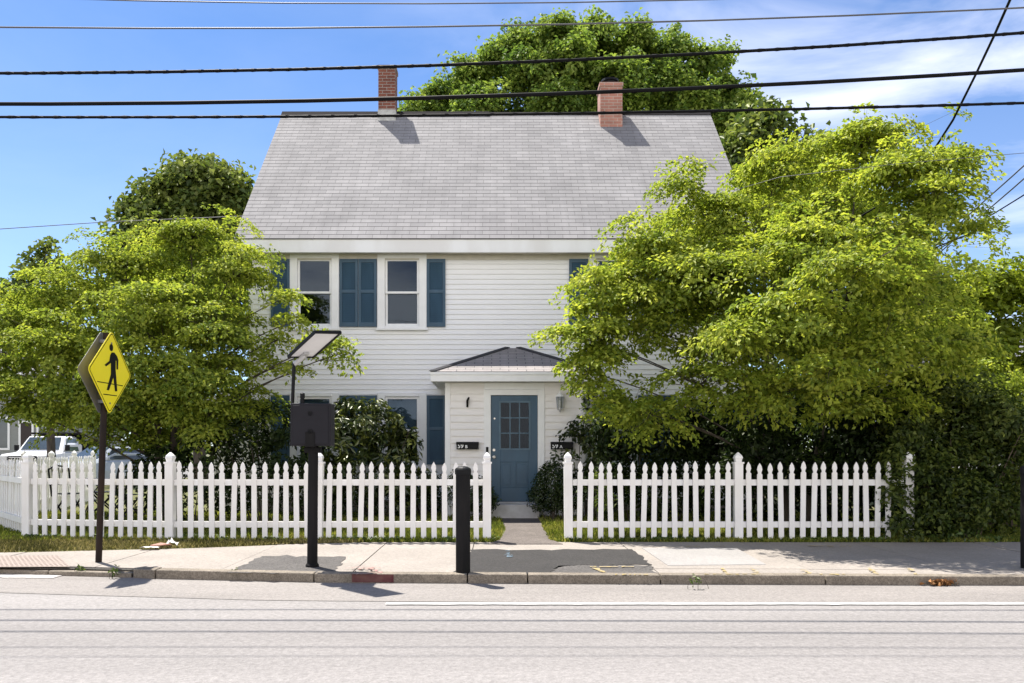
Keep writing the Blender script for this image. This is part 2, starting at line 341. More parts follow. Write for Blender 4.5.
def mesh_of(name, m, material, org):
    me = bpy.data.meshes.new(name)
    me.from_pydata([tuple(v - org) for v in m.v], [], m.f); me.update()
    if m.uv:
        lay = me.uv_layers.new(name='UVMap')
        for fi, uvs in m.uv.items():
            p = me.polygons[fi]
            for li, uv in zip(p.loop_indices, uvs): lay.data[li].uv = uv
    if material: me.materials.append(MT[material])
    return me

def finish(o, smooth=False, bevel=0):
    if smooth:
        o.data.polygons.foreach_set('use_smooth', [True] * len(o.data.polygons))
    if bevel:
        b = o.modifiers.new('bevel', 'BEVEL'); b.width = bevel; b.segments = 2; b.limit_method = 'ANGLE'; b.angle_limit = R(40)
    return o

def thing(name, label, cat, loc, group=None):
    o = bpy.data.objects.new(name, None); COL.objects.link(o); o.location = loc; o.empty_display_size = .2
    o['label'] = label; o['category'] = cat
    if group: o['group'] = group
    ORG[o.name] = Vector(loc); return o
def tag(o, label, cat, group=None):
    o['label'] = label; o['category'] = cat
    if group: o['group'] = group
    return o
def obj(name, m, material, parent=None, smooth=False, bevel=0, label=None):
    if parent is not None: org = ORG[parent.name]
    else:
        xs = [v.x for v in m.v]; ys = [v.y for v in m.v]
        org = Vector(((min(xs) + max(xs)) / 2, (min(ys) + max(ys)) / 2, min(v.z for v in m.v)))
    o = bpy.data.objects.new(name, mesh_of(name, m, material, org)); COL.objects.link(o)
    if parent is not None: o.parent = parent
    else: o.location = org
    ORG[o.name] = org
    if label: o['label'] = label
    return finish(o, smooth, bevel)
def struct(name, m, material, kind='structure', **k):
    o = obj(name, m, material, **k); o['kind'] = kind; return o
def link_child(src, parent):
    c = src.copy(); COL.objects.link(c); c.parent = parent; ORG[c.name] = ORG.get(src.name, Vector()); return c

# ------------------------------------------------------------------ leaves
def norm(a): return a / np.maximum(np.linalg.norm(a, axis=1, keepdims=True), 1e-9)
def leaf_mesh(name, C, Nn, D, Lh, W, tint, material, org, fold=.25, droop=.15):
    n = len(C); Nn = norm(Nn); D = norm(D - Nn * (D * Nn).sum(1, keepdims=True)); S = np.cross(D, Nn)
    Lh = Lh[:, None]; W = W[:, None]
    P = np.empty((n, 4, 3))
    P[:, 0] = C - D * Lh * .5
    P[:, 1] = C + S * W * .5 + Nn * W * fold + D * Lh * .04
    P[:, 2] = C + D * Lh * .5 - Nn * Lh * droop
    P[:, 3] = C - S * W * .5 + Nn * W * fold + D * Lh * .04
    P -= np.array(org)
    me = bpy.data.meshes.new(name)
    me.vertices.add(n * 4); me.vertices.foreach_set('co', P.reshape(-1))
    me.loops.add(n * 6); me.polygons.add(n * 2)
    b = np.arange(n)[:, None] * 4
    li = (b + np.array([[0, 1, 2, 0, 2, 3]])).reshape(-1)
    me.loops.foreach_set('vertex_index', li.astype(np.int32))
    me.polygons.foreach_set('loop_start', (np.arange(n * 2) * 3).astype(np.int32))
    me.polygons.foreach_set('loop_total', np.full(n * 2, 3, np.int32))
    me.update(calc_edges=True)
    a = me.attributes.new('tint', 'FLOAT', 'FACE'); a.data.foreach_set('value', np.repeat(np.clip(tint, 0, 1), 2).astype(np.float32))
    me.materials.append(MT[material])
    return me

def sprays_in(blobs, density, r, shell=.55, up=.25, ragged=.0, tier=.0):
    """spray centres in the ellipsoid lobes, gathered in the outer part of each"""
    out = []
    for k, (c, rx, ry, rz) in enumerate(blobs):
        n = max(3, int(density * (rx * ry + rx * rz + ry * rz)))
        u = norm(rng.normal(size=(n, 3)) + np.array([0, 0, up])); q = (shell + (1 - shell) * rng.random(n)) ** .8
        # ragged: the surface of a lobe swells and shrinks, and some shoots stand out of it
        f1, f2, ph = rng.normal(size=3) * 2.6, rng.normal(size=3) * 5.5, rng.random(2) * 6.28
        q2 = q * (1 + ragged * (.5 * np.sin(u @ f1 + ph[0]) + .35 * np.sin(u @ f2 + ph[1])) + ragged * np.abs(rng.normal(size=n)) * (rng.random(n) < .3))
        p = np.array(c) + u * q2[:, None] * np.array([rx, ry, rz])
        if tier:   # leaves gather in loose horizontal tiers that dip outwards
            rad = np.hypot(p[:, 0] - c[0], p[:, 1] - c[1]); zt = p[:, 2] + .12 * rad + .10 * np.sin(p[:, 0] * 1.9 + c[1]) 
            off = (zt / tier) - np.round(zt / tier)
            p[:, 2] -= off * tier * .72
        out.append((k, p, u, q))
    return out

def foliage(name, blobs, density, per, r, flat, leaf, material, parent, org, shell=.5, up=.25, tilt=.35, tint_var=.22, tint0=.5, updir=1.0, droop=.12, ragged=.0, tier=.0, rv=(.6, 1.3)):
    """crown mesh made of leaf sprays; returns the object and the spray centres per lobe"""
    S = sprays_in(blobs, density, r, shell, up, ragged, tier); Cs = []; Ns = []; Ds = []; T = []
    for k, p, u, q in S:
        for i in range(len(p)):
            m = max(4, int(per * rng.uniform(.55, 1.45))); rr = r * rng.uniform(*rv); m = max(4, int(m * (rr / r) ** 1.5))
            sn = norm((np.array([[0, 0, updir]]) + u[i][None] * (1.1 - updir * .45) + rng.normal(size=(1, 3)) * .18))[0]
            t1 = norm(np.cross(sn, rng.normal(size=3))[None])[0]; t2 = np.cross(sn, t1)
            a = rng.random(m) * 2 * np.pi; rho = np.sqrt(rng.random(m)) * rr
            h = rng.normal(size=m) * rr * flat - (rho / rr) ** 2 * rr * .28
            dirs = np.cos(a)[:, None] * t1 + np.sin(a)[:, None] * t2
            Cs.append(p[i] + dirs * rho[:, None] + sn * h[:, None])
            Ns.append(sn + rng.normal(size=(m, 3)) * tilt)
            Ds.append(dirs + rng.normal(size=(m, 3)) * .5 - np.array([0, 0, .25]))
            T.append(np.clip(tint0 + rng.normal() * tint_var * .9 + rng.normal(size=m) * tint_var, 0, 1))
    C = np.concatenate(Cs); Nn = np.concatenate(Ns); D = np.concatenate(Ds); T = np.concatenate(T)
    n = len(C); Lh = leaf[0] * rng.uniform(.65, 1.3, n); W = leaf[1] * rng.uniform(.7, 1.25, n)
    me = leaf_mesh(name, C, Nn, D, Lh, W, T, material, org, droop=droop)
    o = bpy.data.objects.new(name, me); COL.objects.link(o); o.parent = parent; ORG[o.name] = Vector(org)
    return o, S

def bez(a, b, c, n):
    return [a * (1 - t) ** 2 + b * 2 * t * (1 - t) + c * t * t for t in (i / (n - 1) for i in range(n))]

def tree(name, label, base, blobs, density, per, r, flat, leaf, material, trunk_r=.11, fork=1.0, bark='bark', group=None, twigs=True, trunk_top=None, n_stems=1, **kw):
    base = Vector(base); root = thing(name, label, 'tree', base, group)
    cr, S = foliage('crown', blobs, density, per, r, flat, leaf, material, root, base, **kw)
    t = M(); cen = sum((Vector(b[0]) for b in blobs), Vector()) / len(blobs)
    top = Vector(trunk_top) if trunk_top else Vector((cen.x * .6 + base.x * .4, cen.y * .6 + base.y * .4, base.z + (cen.z - base.z) * 1.0))
    stems = []
    for s_ in range(n_stems):
        off = Vector((rng.normal() * .5, rng.normal() * .35, 0)) * (0 if n_stems == 1 else 1)
        b0 = base + off * .18
        mid = (b0 + top) / 2 + Vector((rng.normal() * .12, rng.normal() * .1, 0)) + off * .4
        pts = bez(b0 - Vector((0, 0, .08)), mid, top + off, 12)
        L = (top - base).length
        rad = [trunk_r * (1 - .75 * i / 11) * (1.35 if i == 0 else 1) for i in range(12)]
        t.tube(pts, rad, 9); stems.append((pts, rad))
    for k, p, u, q in S:
        c = Vector(blobs[k][0])
        best = None
        for pts, rad in stems:
            for i in range(2, 12):
                if pts[i].z < base.z + fork * .8: continue
                dz = c.z - pts[i].z; dh = (Vector((c.x, c.y, 0)) - Vector((pts[i].x, pts[i].y, 0))).length
                sc_ = abs(dz - dh * .45) + dh * .5
                if best is None or sc_ < best[0]: best = (sc_, pts[i], rad[i])
        if best is None: best = (0, stems[0][0][-1], stems[0][1][-1])
        _, a, ra = best
        ctrl = a + (c - a) * .5 + Vector((rng.normal() * .15, rng.normal() * .15, .10 * (c - a).length))
        lim = bez(a, ctrl, c, 9); lr = [max(.010, min(ra * .75, trunk_r * .24) * (1 - .85 * i / 8)) for i in range(9)]
        t.tube(lim, lr, 6)
        if twigs:
            for i in range(len(p)):
                e = Vector(p[i]); j = min(range(2, 9), key=lambda j: (lim[j] - e).length + (0 if lim[j].z < e.z + .1 else .3))
                st = lim[j]; w = max(.004, lr[j] * .4)
                t.tube(bez(st, (st + e) / 2 + Vector((0, 0, -.04 * (e - st).length)) + Vector(rng.normal(size=3) * .04), e, 4), [w, w * .8, w * .6, w * .35], 4, cap=False)
    obj('trunk', t, bark, root, smooth=True)
    return root

def shrub(name, label, base, blobs, density, per, r, flat, leaf, material, cat='shrub', stems=9, stem_mat='bark', group=None, stem_r=.014, **kw):
    base = Vector(base); root = thing(name, label, cat, base, group)
    cr, S = foliage('foliage', blobs, density, per, r, flat, leaf, material, root, base, **kw)
    t = M(); allp = np.concatenate([p for _, p, _, _ in S])
    for i in range(stems):
        e = Vector(allp[rng.integers(len(allp))]); b0 = Vector((base.x + (e.x - base.x) * .35 + rng.normal() * .05, base.y + (e.y - base.y) * .35, base.z - .04))
        t.tube(bez(b0, (b0 + e) / 2 + Vector((rng.normal() * .08, rng.normal() * .08, .1)), e, 7), [stem_r * (1 - .1 * j) for j in range(7)], 5, cap=False)
    obj('stem', t, stem_mat, root, smooth=True)
    return root

def B(px, py, d, rx, ry, rz): return (tuple(at(px, py, d)), rx, ry, rz)

# ------------------------------------------------------------------ ground, road, sidewalk
m = M(); m.quad((-900, -900, -.03), (900, -900, -.03), (900, 1500, -.03), (-900, 1500, -.03)); struct('ground', m, 'ground')
KX = [-40, -12.2, -10.0, -8.0, -5.6, -3.9, -2.07, 1.07, 5.4, 14, 60]
KY = [12.0, 11.2, 10.3, 9.45, 8.95, 8.69, 8.43, 8.32, 8.23, 8.1, 8.1]
def kerb_y(x): return float(np.interp(x, KX, KY))
RX = [-14, -9.5, -8.2, -6.3, -3.95, -2.7, -1.5, 60]
RY = [11.9, 11.0, 10.5, 10.15, 10.66, 11.1, 11.32, 11.34]
def rear_y(x): return float(np.interp(x, RX, RY))
m = M(); xs = [-60] + KX[1:-1] + [60]
for a, b in zip(xs[:-1], xs[1:]):
    m.quad((a, -14, 0), (b, -14, 0), (b, kerb_y(b) + .1, 0), (a, kerb_y(a) + .1, 0))
struct('road', m, 'road')
m = M(); xs = np.linspace(-8, 20, 40)
for a, b in zip(xs[:-1], xs[1:]):
    m.quad((a, kerb_y(a) - 1.0, .004), (b, kerb_y(b) - 1.0, .004), (b, kerb_y(b) + .05, .004), (a, kerb_y(a) + .05, .004))
struct('road_gutter_strip', m, 'gutter')
m = M()
m.quad((-24, 10.0, .006), (-12.4, 11.3, .006), (-14.5, 70, .006), (-26, 70, .006)); struct('side_street', m, 'side_road')
# far side of the road, behind the camera
m = M(); m.box(-60, 60, -17, -14, -.1, .09); struct('opposite_sidewalk', m, 'concrete')

def strip(m, p0, p1, w, z, jag=0.0, n=1, gap=0.0):
    """flat ribbon between two ground points"""
    p0 = Vector(p0); p1 = Vector(p1); d = (p1 - p0).normalized(); s = Vector((-d.y, d.x, 0)) * w / 2
    pts = [p0 + (p1 - p0) * i / n for i in range(n + 1)]
    L_ = [p + s * (1 + rng.normal() * jag) for p in pts]; R_ = [p - s * (1 + rng.normal() * jag) for p in pts]
    for i in range(n):
        if gap and rng.random() < gap: continue
        m.quad(*[Vector((v.x, v.y, z)) for v in (R_[i], R_[i + 1], L_[i + 1], L_[i])])
m = M(); strip(m, gp(386, 604.5, 0), gp(1024, 604.5, 0), .028 * 3.2, .010, .10, 60)
e0 = gp(1024, 604.5, 0); strip(m, e0, e0 + Vector((20, -.02, 0)), .09, .010); struct('road_edge_line', m, 'line')
m = M(); strip(m, gp(-80, 574.5, 0), gp(62, 576.5, 0), .34, .010, .10, 24); struct('crosswalk_stripe', m, 'line_worn')

# kerb stones
m = M(); cuts = [-3.98, -3.70, -1.93, -.31, .32, 1.70, 3.4, 4.60, 6.4, 8.2, 10, 12, 14, 20]
for a, b in zip(cuts[:-1], cuts[1:]):
    a2, b2 = a + .006, b - .006; h = .10 + rng.normal() * .002
    t = rng.normal() * .006
    pts = [(a2, kerb_y(a2) + t, -.02), (b2, kerb_y(b2) + t, -.02), (b2, kerb_y(b2) + .16 + t, -.02), (a2, kerb_y(a2) + .16 + t, -.02)]
    if a == -3.98: pts = [(a2, kerb_y(a2) + .03, -.02), (b2, kerb_y(b2) - .01, -.02), (b2, kerb_y(b2) + .2, -.02), (a2 + .03, kerb_y(a2) + .18, -.02)]
    m.prism(pts, (0, 0, h + .02))
xs = np.linspace(-12, -3.99, 9)
for a, b in zip(xs[:-1], xs[1:]):
    m.prism([(a + .006, kerb_y(a) + .03, -.02), (b - .006, kerb_y(b) + .03, -.02), (b - .006, kerb_y(b) + .17, -.02), (a + .006, kerb_y(a) + .17, -.02)], (0, 0, .075))
struct('kerb', m, 'granite', bevel=.012)
m = M()
a, b = gp(348, 578).x, gp(391, 578).x
m.quad((a, kerb_y(a) - .0085, .01), (b, kerb_y(b) - .0085, .01), (b, kerb_y(b) - .0085, .095), (a, kerb_y(a) - .0085, .095))
struct('red_kerb_paint', m, 'red_kerb')

# sidewalk slabs with open joints over a dark bed
m = M()
xs = list(np.linspace(-13, 30, 60))
for a, b in zip(xs[:-1], xs[1:]):
    m.quad((a, kerb_y(a) + .12, .072), (b, kerb_y(b) + .12, .072), (b, rear_y(b) + .05, .072), (a, rear_y(a) + .05, .072))
struct('sidewalk_bed', m, 'crack')
m = M(); J = [-13, -10.6, -9.0, -7.5, -6.0, -4.5, -3.02, -1.55, -.32, 1.72, 3.42, 5.05, 6.7, 8.3, 10, 12, 14, 17, 20, 30]
def slab(m, a, b, y0, y1, g=.006, z=.09):
    n = 6; xs = [a + g + (b - a - 2 * g) * i / n for i in range(n + 1)]; skew = .12
    lo = [Vector((x + skew * 0, y0(x), z)) for x in xs]; hi = [Vector((x, y1(x), z)) for x in xs]
    m.prism(lo + hi[::-1], (0, 0, -.05))
for a, b in zip(J[:-1], J[1:]):
    zz = .09 + rng.normal() * .0012
    if a > 1.0:
        slab(m, a, b, lambda x: kerb_y(x) + .165, lambda x: kerb_y(x) + .50, z=zz)
        slab(m, a, b, lambda x: kerb_y(x) + .512, lambda x: rear_y(x), z=zz + .001)
    else: slab(m, a, b, lambda x: kerb_y(x) + .175, lambda x: rear_y(x), z=zz)
struct('sidewalk', m, 'concrete')

def ground_poly(name, pts, z, material):
    m = M(); m.prism([gp(x, y, .09).xy.to_3d() + Vector((0, 0, z)) for x, y in pts], (0, 0, -.003)); return struct(name, m, material)
def wob(pts, n=12, amp=1.5):
    out = []
    for (x0, y0), (x1, y1) in zip(pts, pts[1:] + pts[:1]):
        for i in range(n):
            t = i / n; out.append((x0 + (x1 - x0) * t + (rng.normal() * amp if i else 0), y0 + (y1 - y0) * t + (rng.normal() * amp * .3 if i else 0)))
    return out
ground_poly('asphalt_patch', wob([(228, 573), (262, 556.5), (346, 557), (334, 574)]), .0955, 'patch_mid')
ground_poly('asphalt_patch', wob([(453, 574.5), (470, 550), (632, 549.5), (652, 565), (560, 566), (548, 574.5)]), .0955, 'patch_dark')
ground_poly('asphalt_patch', wob([(549, 574.5), (561, 566.3), (652, 565.3), (656, 574.5)]), .0955, 'patch_mid')
# ribbed pale concrete panel
p = [gp(x, y, .09) for x, y in ((642, 548.5), (737, 549), (766, 565), (668, 566))]
m = M(); n = 26
for i in range(n):
    a0, a1 = i / n, (i + .72) / n
    q = [p[0].lerp(p[3], a0), p[1].lerp(p[2], a0), p[1].lerp(p[2], a1), p[0].lerp(p[3], a1)]
    m.prism([(v.x, v.y, .094) for v in q], (0, 0, .005))
m.prism([(v.x, v.y, .0925) for v in p], (0, 0, .0025)); struct('ribbed_panel', m, 'panel_tactile')
# tactile plate at the corner ramp
p = [gp(x, y, .09) for x, y in ((-60, 556), (58, 556), (70, 567.0), (-60, 567.5))]
m = M(); m.prism([(v.x, v.y, .0925) for v in p], (0, 0, .003))
for i in range(26):
    for j in range(9):
        c = p[0].lerp(p[1], (i + .5) / 26).lerp(p[3].lerp(p[2], (i + .5) / 26), (j + .5) / 9)
        m.lathe([(.017, 0), (.012, .006)], (c.x, c.y, .0955), 6)
struct('tactile_plate', m, 'tactile_red')
# sprayed utility marks
def mark(name, strokes, w, material, z=.1015):
    m = M()
    for i, (x0, y0, x1, y1) in enumerate(strokes): strip(m, gp(x0, y0), gp(x1, y1), w, z + .0007 * i, .55, 14, .3)
    return struct(name, m, material)
mark('yellow_utility_mark', [(721, 568.5, 729, 576), (752, 569, 758, 575.5), (800, 568.5, 811, 576), (868, 569, 877, 575.5), (908, 569.5, 916, 576), (590, 568, 634, 568), (700, 575.6, 760, 575.8), (800, 575.6, 845, 575.8)], .045, 'yellow_paint', .1035)
mark('yellow_utility_mark', [(808, 546.5, 852, 547), (686, 547, 700, 547), (714, 547, 726, 547), (265, 544.5, 286, 544.5), (615, 575.6, 648, 575.8), (594, 569, 606, 574)], .05, 'yellow_paint')
mark('blue_utility_mark', [(507, 551, 509, 558), (504, 556, 513, 556)], .05, 'blue_paint')
mark('red_utility_mark', [(358, 570, 376, 568), (352, 575, 384, 574), (370, 569, 380, 574)], .05, 'red_paint')
m = M()
for i in range(10):
    a = gp(360 + rng.uniform(-14, 22), 571 + rng.uniform(-2.5, 3)); strip(m, a, a + Vector((rng.normal() * .08, rng.normal() * .05, 0)), .02, .1075 + .0006 * i, .3, 3)
struct('red_utility_mark', m, 'red_paint')

# lawn, path and step
m = M(); xs = np.linspace(-14, 40, 60)
for a, b in zip(xs[:-1], xs[1:]):
    m.quad((a, rear_y(a) - .01, .082), (b, rear_y(b) - .01, .082), (b, 60, .082), (a, 60, .082))
struct('lawn', m, 'lawn_base')
pp = [(488, 544.5), (500, 540), (506, 530), (500, 515), (538, 515), (544, 530), (551, 540), (563, 544.5)]
m = M(); m.prism([(gp(x, y).x, gp(x, y).y, .098) for x, y in pp], (0, 0, -.02)); struct('front_path', m, 'path')

# ------------------------------------------------------------------ the house
WY, PY = 16.67, 15.40
HX0, HX1, HZ0, HZT = -5.17, 5.22, .09, 5.44
house = thing('house', 'large white house with steep grey roof, blue shutters and small hip roofed entry', 'house', (0, WY, .09))
def hx(px): return (px - CX) / (F / WY)
def hz(py): return CAM_Z + (CY - py) / (F / WY)

WIN = []   # x0,x1,z0,z1 of wall openings (outer edge of sash)
for wx in (314.7, 402.2, 613, 700.5):
    WIN.append((hx(wx - 17.2), hx(wx + 17.2), hz(326.5), hz(258.5)))
for wx in (314.7, 402.2, 613, 700.5):
    WIN.append((hx(wx - 17.2), hx(wx + 17.2), hz(464), hz(396.5)))

def siding(m, x0, x1, z0, z1, y, course, depth, holes=(), ends=True):
    zs = []
    k = int((z1 - z0) / course) + 1
    for i in range(k):
        za, zb = z0 + i * course, min(z0 + (i + 1) * course, z1)
        if zb - za < .002: continue
        br = sorted({za, zb} | {h for o in holes for h in (o[2], o[3]) if za < h < zb})
        def yy(z): return y - depth * (1 - (z - za) / course)
        for a, b in zip(br[:-1], br[1:]):
            iv = [(x0, x1)]
            for h in holes:
                if h[2] < (a + b) / 2 < h[3]:
                    iv = [q for (s, e) in iv for q in ((s, min(e, h[0])), (max(s, h[1]), e)) if q[1] - q[0] > .001]
            for s, e in iv:
                m.quad((s, yy(a), a), (e, yy(a), a), (e, yy(b), b), (s, yy(b), b))
                if a == za: m.quad((s, y + .001, a), (e, y + .001, a), (e, yy(a), a), (s, yy(a), a))
def frame_ring(m, x0, x1, z0, z1, w, ya, yb, wt=None, wb=None):
    wt = w if wt is None else wt; wb = w if wb is None else wb
    m.box(x0, x0 + w, ya, yb, z0, z1); m.box(x1 - w, x1, ya, yb, z0, z1)
    m.box(x0 + w, x1 - w, ya, yb, z1 - wt, z1); m.box(x0 + w, x1 - w, ya, yb, z0, z0 + wb)

m = M(); door_hole = (-.09, .77, .3, 2.5)
siding(m, HX0 + .1, HX1 - .1, HZ0 + .25, HZT, WY, .1045, .019, WIN + [(-.9, 1.58, 0, 2.7)])
obj('wall', m, 'white_vinyl', house)
m = M()   # side and rear walls, foundation, inside ceiling
D2 = 23.5
zr = 9.45
for x in (HX0, HX1):
    m.prism([(x, WY + .05, HZ0), (x, D2, HZ0), (x, D2, HZT), (x, (WY + D2) / 2, zr), (x, WY + .05, HZT)], (.12 if x < 0 else -.12, 0, 0))
m.box(HX0 + .13, HX1 - .13, D2 - .12, D2 - .002, HZ0, HZT)
obj('wall', m, 'white_vinyl', house)
m = M(); m.box(HX0 + .14, HX1 - .14, WY + .03, D2 - .13, 5.5, 5.56); m.box(HX0 + .14, HX1 - .14, WY + .03, D2 - .13, 2.85, 3.05); m.box(HX0 + .14, HX1 - .14, WY + 1.9, WY + 2.0, .2, 2.84); m.box(HX0 + .14, HX1 - .14, WY + 1.9, WY + 2.0, 3.06, 5.49)
m.box(HX0 + .14, HX1 - .14, WY + .03, WY + 1.9, .2, .28)
obj('interior_wall', m, 'room', house)
m = M(); m.box(HX0 + .01, HX1 - .01, WY - .004, WY + .06, .04, HZ0 + .25); obj('foundation', m, 'concrete', house)
for x0 in (HX0, HX1 - .1):
    m = M(); m.box(x0, x0 + .1, WY - .022, WY + .049, HZ0 + .25, HZT); obj('corner_board', m, 'trim', house)

# main roof: stepped courses on two slopes
EY, EZ, RYd, RZ = 16.34, 5.70, 20.07, 9.82
RX0, RX1 = -5.38, 5.34
m = M(); LS = math.hypot(RYd - EY, RZ - EZ); course = .145; k = int(LS / course) + 1
uy, uz = (RYd - EY) / LS, (RZ - EZ) / LS; ny, nz = -uz, uy
for i in range(k):
    a = i * course; b = min((i + 1) * course, LS)
    th = .0035
    nx = 1
    pa = Vector((0, EY + uy * a + ny * th, EZ + uz * a + nz * th)); pb = Vector((0, EY + uy * b, EZ + uz * b)); pc = Vector((0, EY + uy * a, EZ + uz * a))
    X0, X1 = Vector((RX0, 0, 0)), Vector((RX1, 0, 0))
    m.quad(pa + X0, pa + X1, pb + X1, pb + X0, [(RX0, a), (RX1, a), (RX1, b), (RX0, b)])
    m.quad(pc + X0, pc + X1, pa + X1, pa + X0, [(RX0, a + .003)] * 4)
# back slope, deck underside and thickness
BY = 2 * RYd - EY
m.quad((RX1, BY, EZ), (RX0, BY, EZ), (RX0, RYd, RZ), (RX1, RYd, RZ), [(0, 0), (10.7, 0), (10.7, LS), (0, LS)])
e = .10
m.quad((RX0, EY, EZ - .004), (RX0, RYd, RZ - .012), (RX1, RYd, RZ - .012), (RX1, EY, EZ - .004))
roof = obj('roof', m, 'roof', house)
for x0, x1 in ((RX0 + .005, RX0 + .045), (RX1 - .045, RX1 - .005)):   # rake boards
    for sy in (1, -1):
        m = M(); yy0 = EY + .02 if sy == 1 else BY - .02
        pts = [(x0, yy0, EZ - .02), (x0, RYd, RZ - .03), (x0, RYd, RZ - .25), (x0, yy0, EZ - .24)]
        m.prism(pts, (x1 - x0, 0, 0)); obj('rake_board', m, 'trim', house)
m = M(); m.box(RX0 + .05, RX1 - .05, EY + .03, EY + .07, 5.425, EZ - .012); obj('fascia', m, 'trim_grey', house)
m = M(); m.box(RX0 + .05, RX1 - .05, BY - .07, BY - .03, 5.425, EZ - .012)
obj('fascia', m, 'trim_grey', house)
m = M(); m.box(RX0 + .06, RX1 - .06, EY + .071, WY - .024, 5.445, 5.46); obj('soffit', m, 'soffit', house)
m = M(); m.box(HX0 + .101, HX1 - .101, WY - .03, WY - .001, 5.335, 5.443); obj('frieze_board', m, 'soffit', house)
m = M(); m.prism([(RX0 - .01, RYd - .13, RZ - .105), (RX0 - .01, RYd, RZ + .045), (RX0 - .01, RYd + .13, RZ - .105)], (5.2, 0, .0)); m.prism([(RX0 + 5.2, RYd - .09, RZ - .07), (RX0 + 5.2, RYd, RZ + .028), (RX0 + 5.2, RYd + .09, RZ - .07)], (RX1 - RX0 - 5.19, 0, 0))
obj('ridge_cap', m, 'ridge', roof)

def chimney(xc, yc, w, z0, z1, material, label, flash, cap):
    m = M(); h = w / 2
    cs = [(xc - h, yc - h), (xc + h, yc - h), (xc + h, yc + h), (xc - h, yc + h)]
    for i in range(4):
        a, b = cs[i], cs[(i + 1) % 4]
        m.quad((*a, z0), (*b, z0), (*b, z1), (*a, z1), [(i * w, 0), (i * w + w, 0), (i * w + w, z1 - z0), (i * w, z1 - z0)])
    t = .05   # corbelled top course
    for i in range(4):
        s = [(xc - h - .02, yc - h - .02), (xc + h + .02, yc - h - .02), (xc + h + .02, yc + h + .02), (xc - h - .02, yc + h + .02)]
        a, b = s[i], s[(i + 1) % 4]
        m.quad((*a, z1 - .09), (*b, z1 - .09), (*b, z1 + .0), (*a, z1 + .0), [(i * w, 0), (i * w + w, 0), (i * w + w, .09), (i * w, .09)])
    m.quad(*[(*p, z1) for p in s], [(0, 0)] * 4); m.quad(*[(*p, z1 - .09) for p in s[::-1]], [(0, 0)] * 4)
    c = obj('chimney', m, material, roof, label=label)
    if flash:
        f = M(); f.box(xc - h - .012, xc + h + .012, yc - h - .012, yc + h + .012, z0, flash); obj('flashing', f, 'flash', roof)
    if cap:
        f = M(); f.lathe([(.19, 0), (.19, .10), (.23, .105), (.22, .16), (.10, .19)], (xc, yc, z1 + .001), 14); obj('chimney_cap', f, 'black', roof)
chimney(-2.73, 20.02, .42, 9.3, 10.90, 'brick', 'dark red brick chimney with pale base', 9.80, False)
chimney(2.80, 19.85, .54, 9.2, 10.37, 'brick_pink', 'pinkish brick chimney with black cap', 0, True)

def window(x0, x1, z0, z1, blind=None, sill=True):
    """double hung window in its opening: casing proud of the siding, two sashes, panes behind"""
    c = .155
    w = M(); frame_ring(w, x0 - c, x1 + c, z0 - .04, z1 + .075, c + .002, WY - .045, WY + .055, wt=.077, wb=.042)
    wo = obj('window', w, 'trim', house, bevel=.006)
    s = M(); zm = (z0 + z1) / 2
    frame_ring(s, x0 + .006, x1 - .006, zm - .022, z1 - .004, .045, WY - .006, WY + .034, wt=.05, wb=.044)
    frame_ring(s, x0 + .006, x1 - .006, z0 + .004, zm + .021, .045, WY + .036, WY + .07, wt=.044, wb=.06)
    obj('sash', s, 'trim', wo, bevel=.003)
    g = M(); g.box(x0 + .05, x1 - .05, WY + .010, WY + .015, zm + .02, z1 - .05); g.box(x0 + .05, x1 - .05, WY + .051, WY + .056, z0 + .06, zm - .02)
    obj('pane', g, 'glass', wo)
    if sill:
        q = M(); q.box(x0 - c - .03, x1 + c + .03, WY - .085, WY - .004, z0 - .085, z0 - .042); obj('sill', q, 'trim', wo, bevel=.005)
    if blind == 'blind':
        q = M(); q.box(x0 + .06, x1 - .06, WY + .12, WY + .125, zm - .02, z1 - .03); obj('blind', q, 'blind', wo)
    if blind == 'curtain':
        q = M(); n = 40; zb = z0 + .05
        for i in range(n):
            xa, xb = x0 + .05 + (x1 - x0 - .1) * i / n, x0 + .05 + (x1 - x0 - .1) * (i + 1) / n
            f = lambda i: WY + .16 + .02 * math.sin(i * 1.3)
            q.quad((xa, f(i), zb), (xb, f(i + 1), zb), (xb, f(i + 1), zm), (xa, f(i), zm))
        obj('curtain', q, 'curtain', wo)
for i, w in enumerate(WIN): window(*w, blind={4: 'blind', 5: 'blind', 6: 'blind', 7: 'curtain', 0: None, 1: None}.get(i))

def shutter(x0, x1, z0, z1):
    m = M(); y0, y1 = WY - .056, WY - .020
    st = .055; zm = z0 + (z1 - z0) * .52
    m.box(x0, x0 + st, y0, y1, z0, z1); m.box(x1 - st, x1, y0, y1, z0, z1)
    for a, b in ((z0, z0 + .085), (zm - .03, zm + .03), (z1 - .075, z1)): m.box(x0 + st, x1 - st, y0 + .001, y1, a, b)
    for a, b in ((z0 + .085, zm - .03), (zm + .03, z1 - .075)):
        n = max(4, int((b - a) / .038))
        for i in range(n):
            z = a + (b - a) * (i + .5) / n
            m.quad((x0 + st, y0 + .008, z - .022), (x1 - st, y0 + .008, z - .022), (x1 - st, y0 + .026, z + .018), (x0 + st, y0 + .026, z + .018))
        m.quad((x0 + st, y1 - .006, a), (x1 - st, y1 - .006, a), (x1 - st, y1 - .006, b), (x0 + st, y1 - .006, b))
    obj('shutter', m, 'blue', house)
zt, zb = hz(259.5), hz(327)
for a, b in ((271.5, 290.3), (340, 358.2), (358.8, 377), (427, 445.5), (569, 588), (638, 656.5), (657.2, 676), (725, 744)):
    shutter(hx(a), hx(b), zb, zt)
    if not (445 < a + 1 < 600):
        shutter(hx(a), hx(b), hz(464.5), hz(395.5))

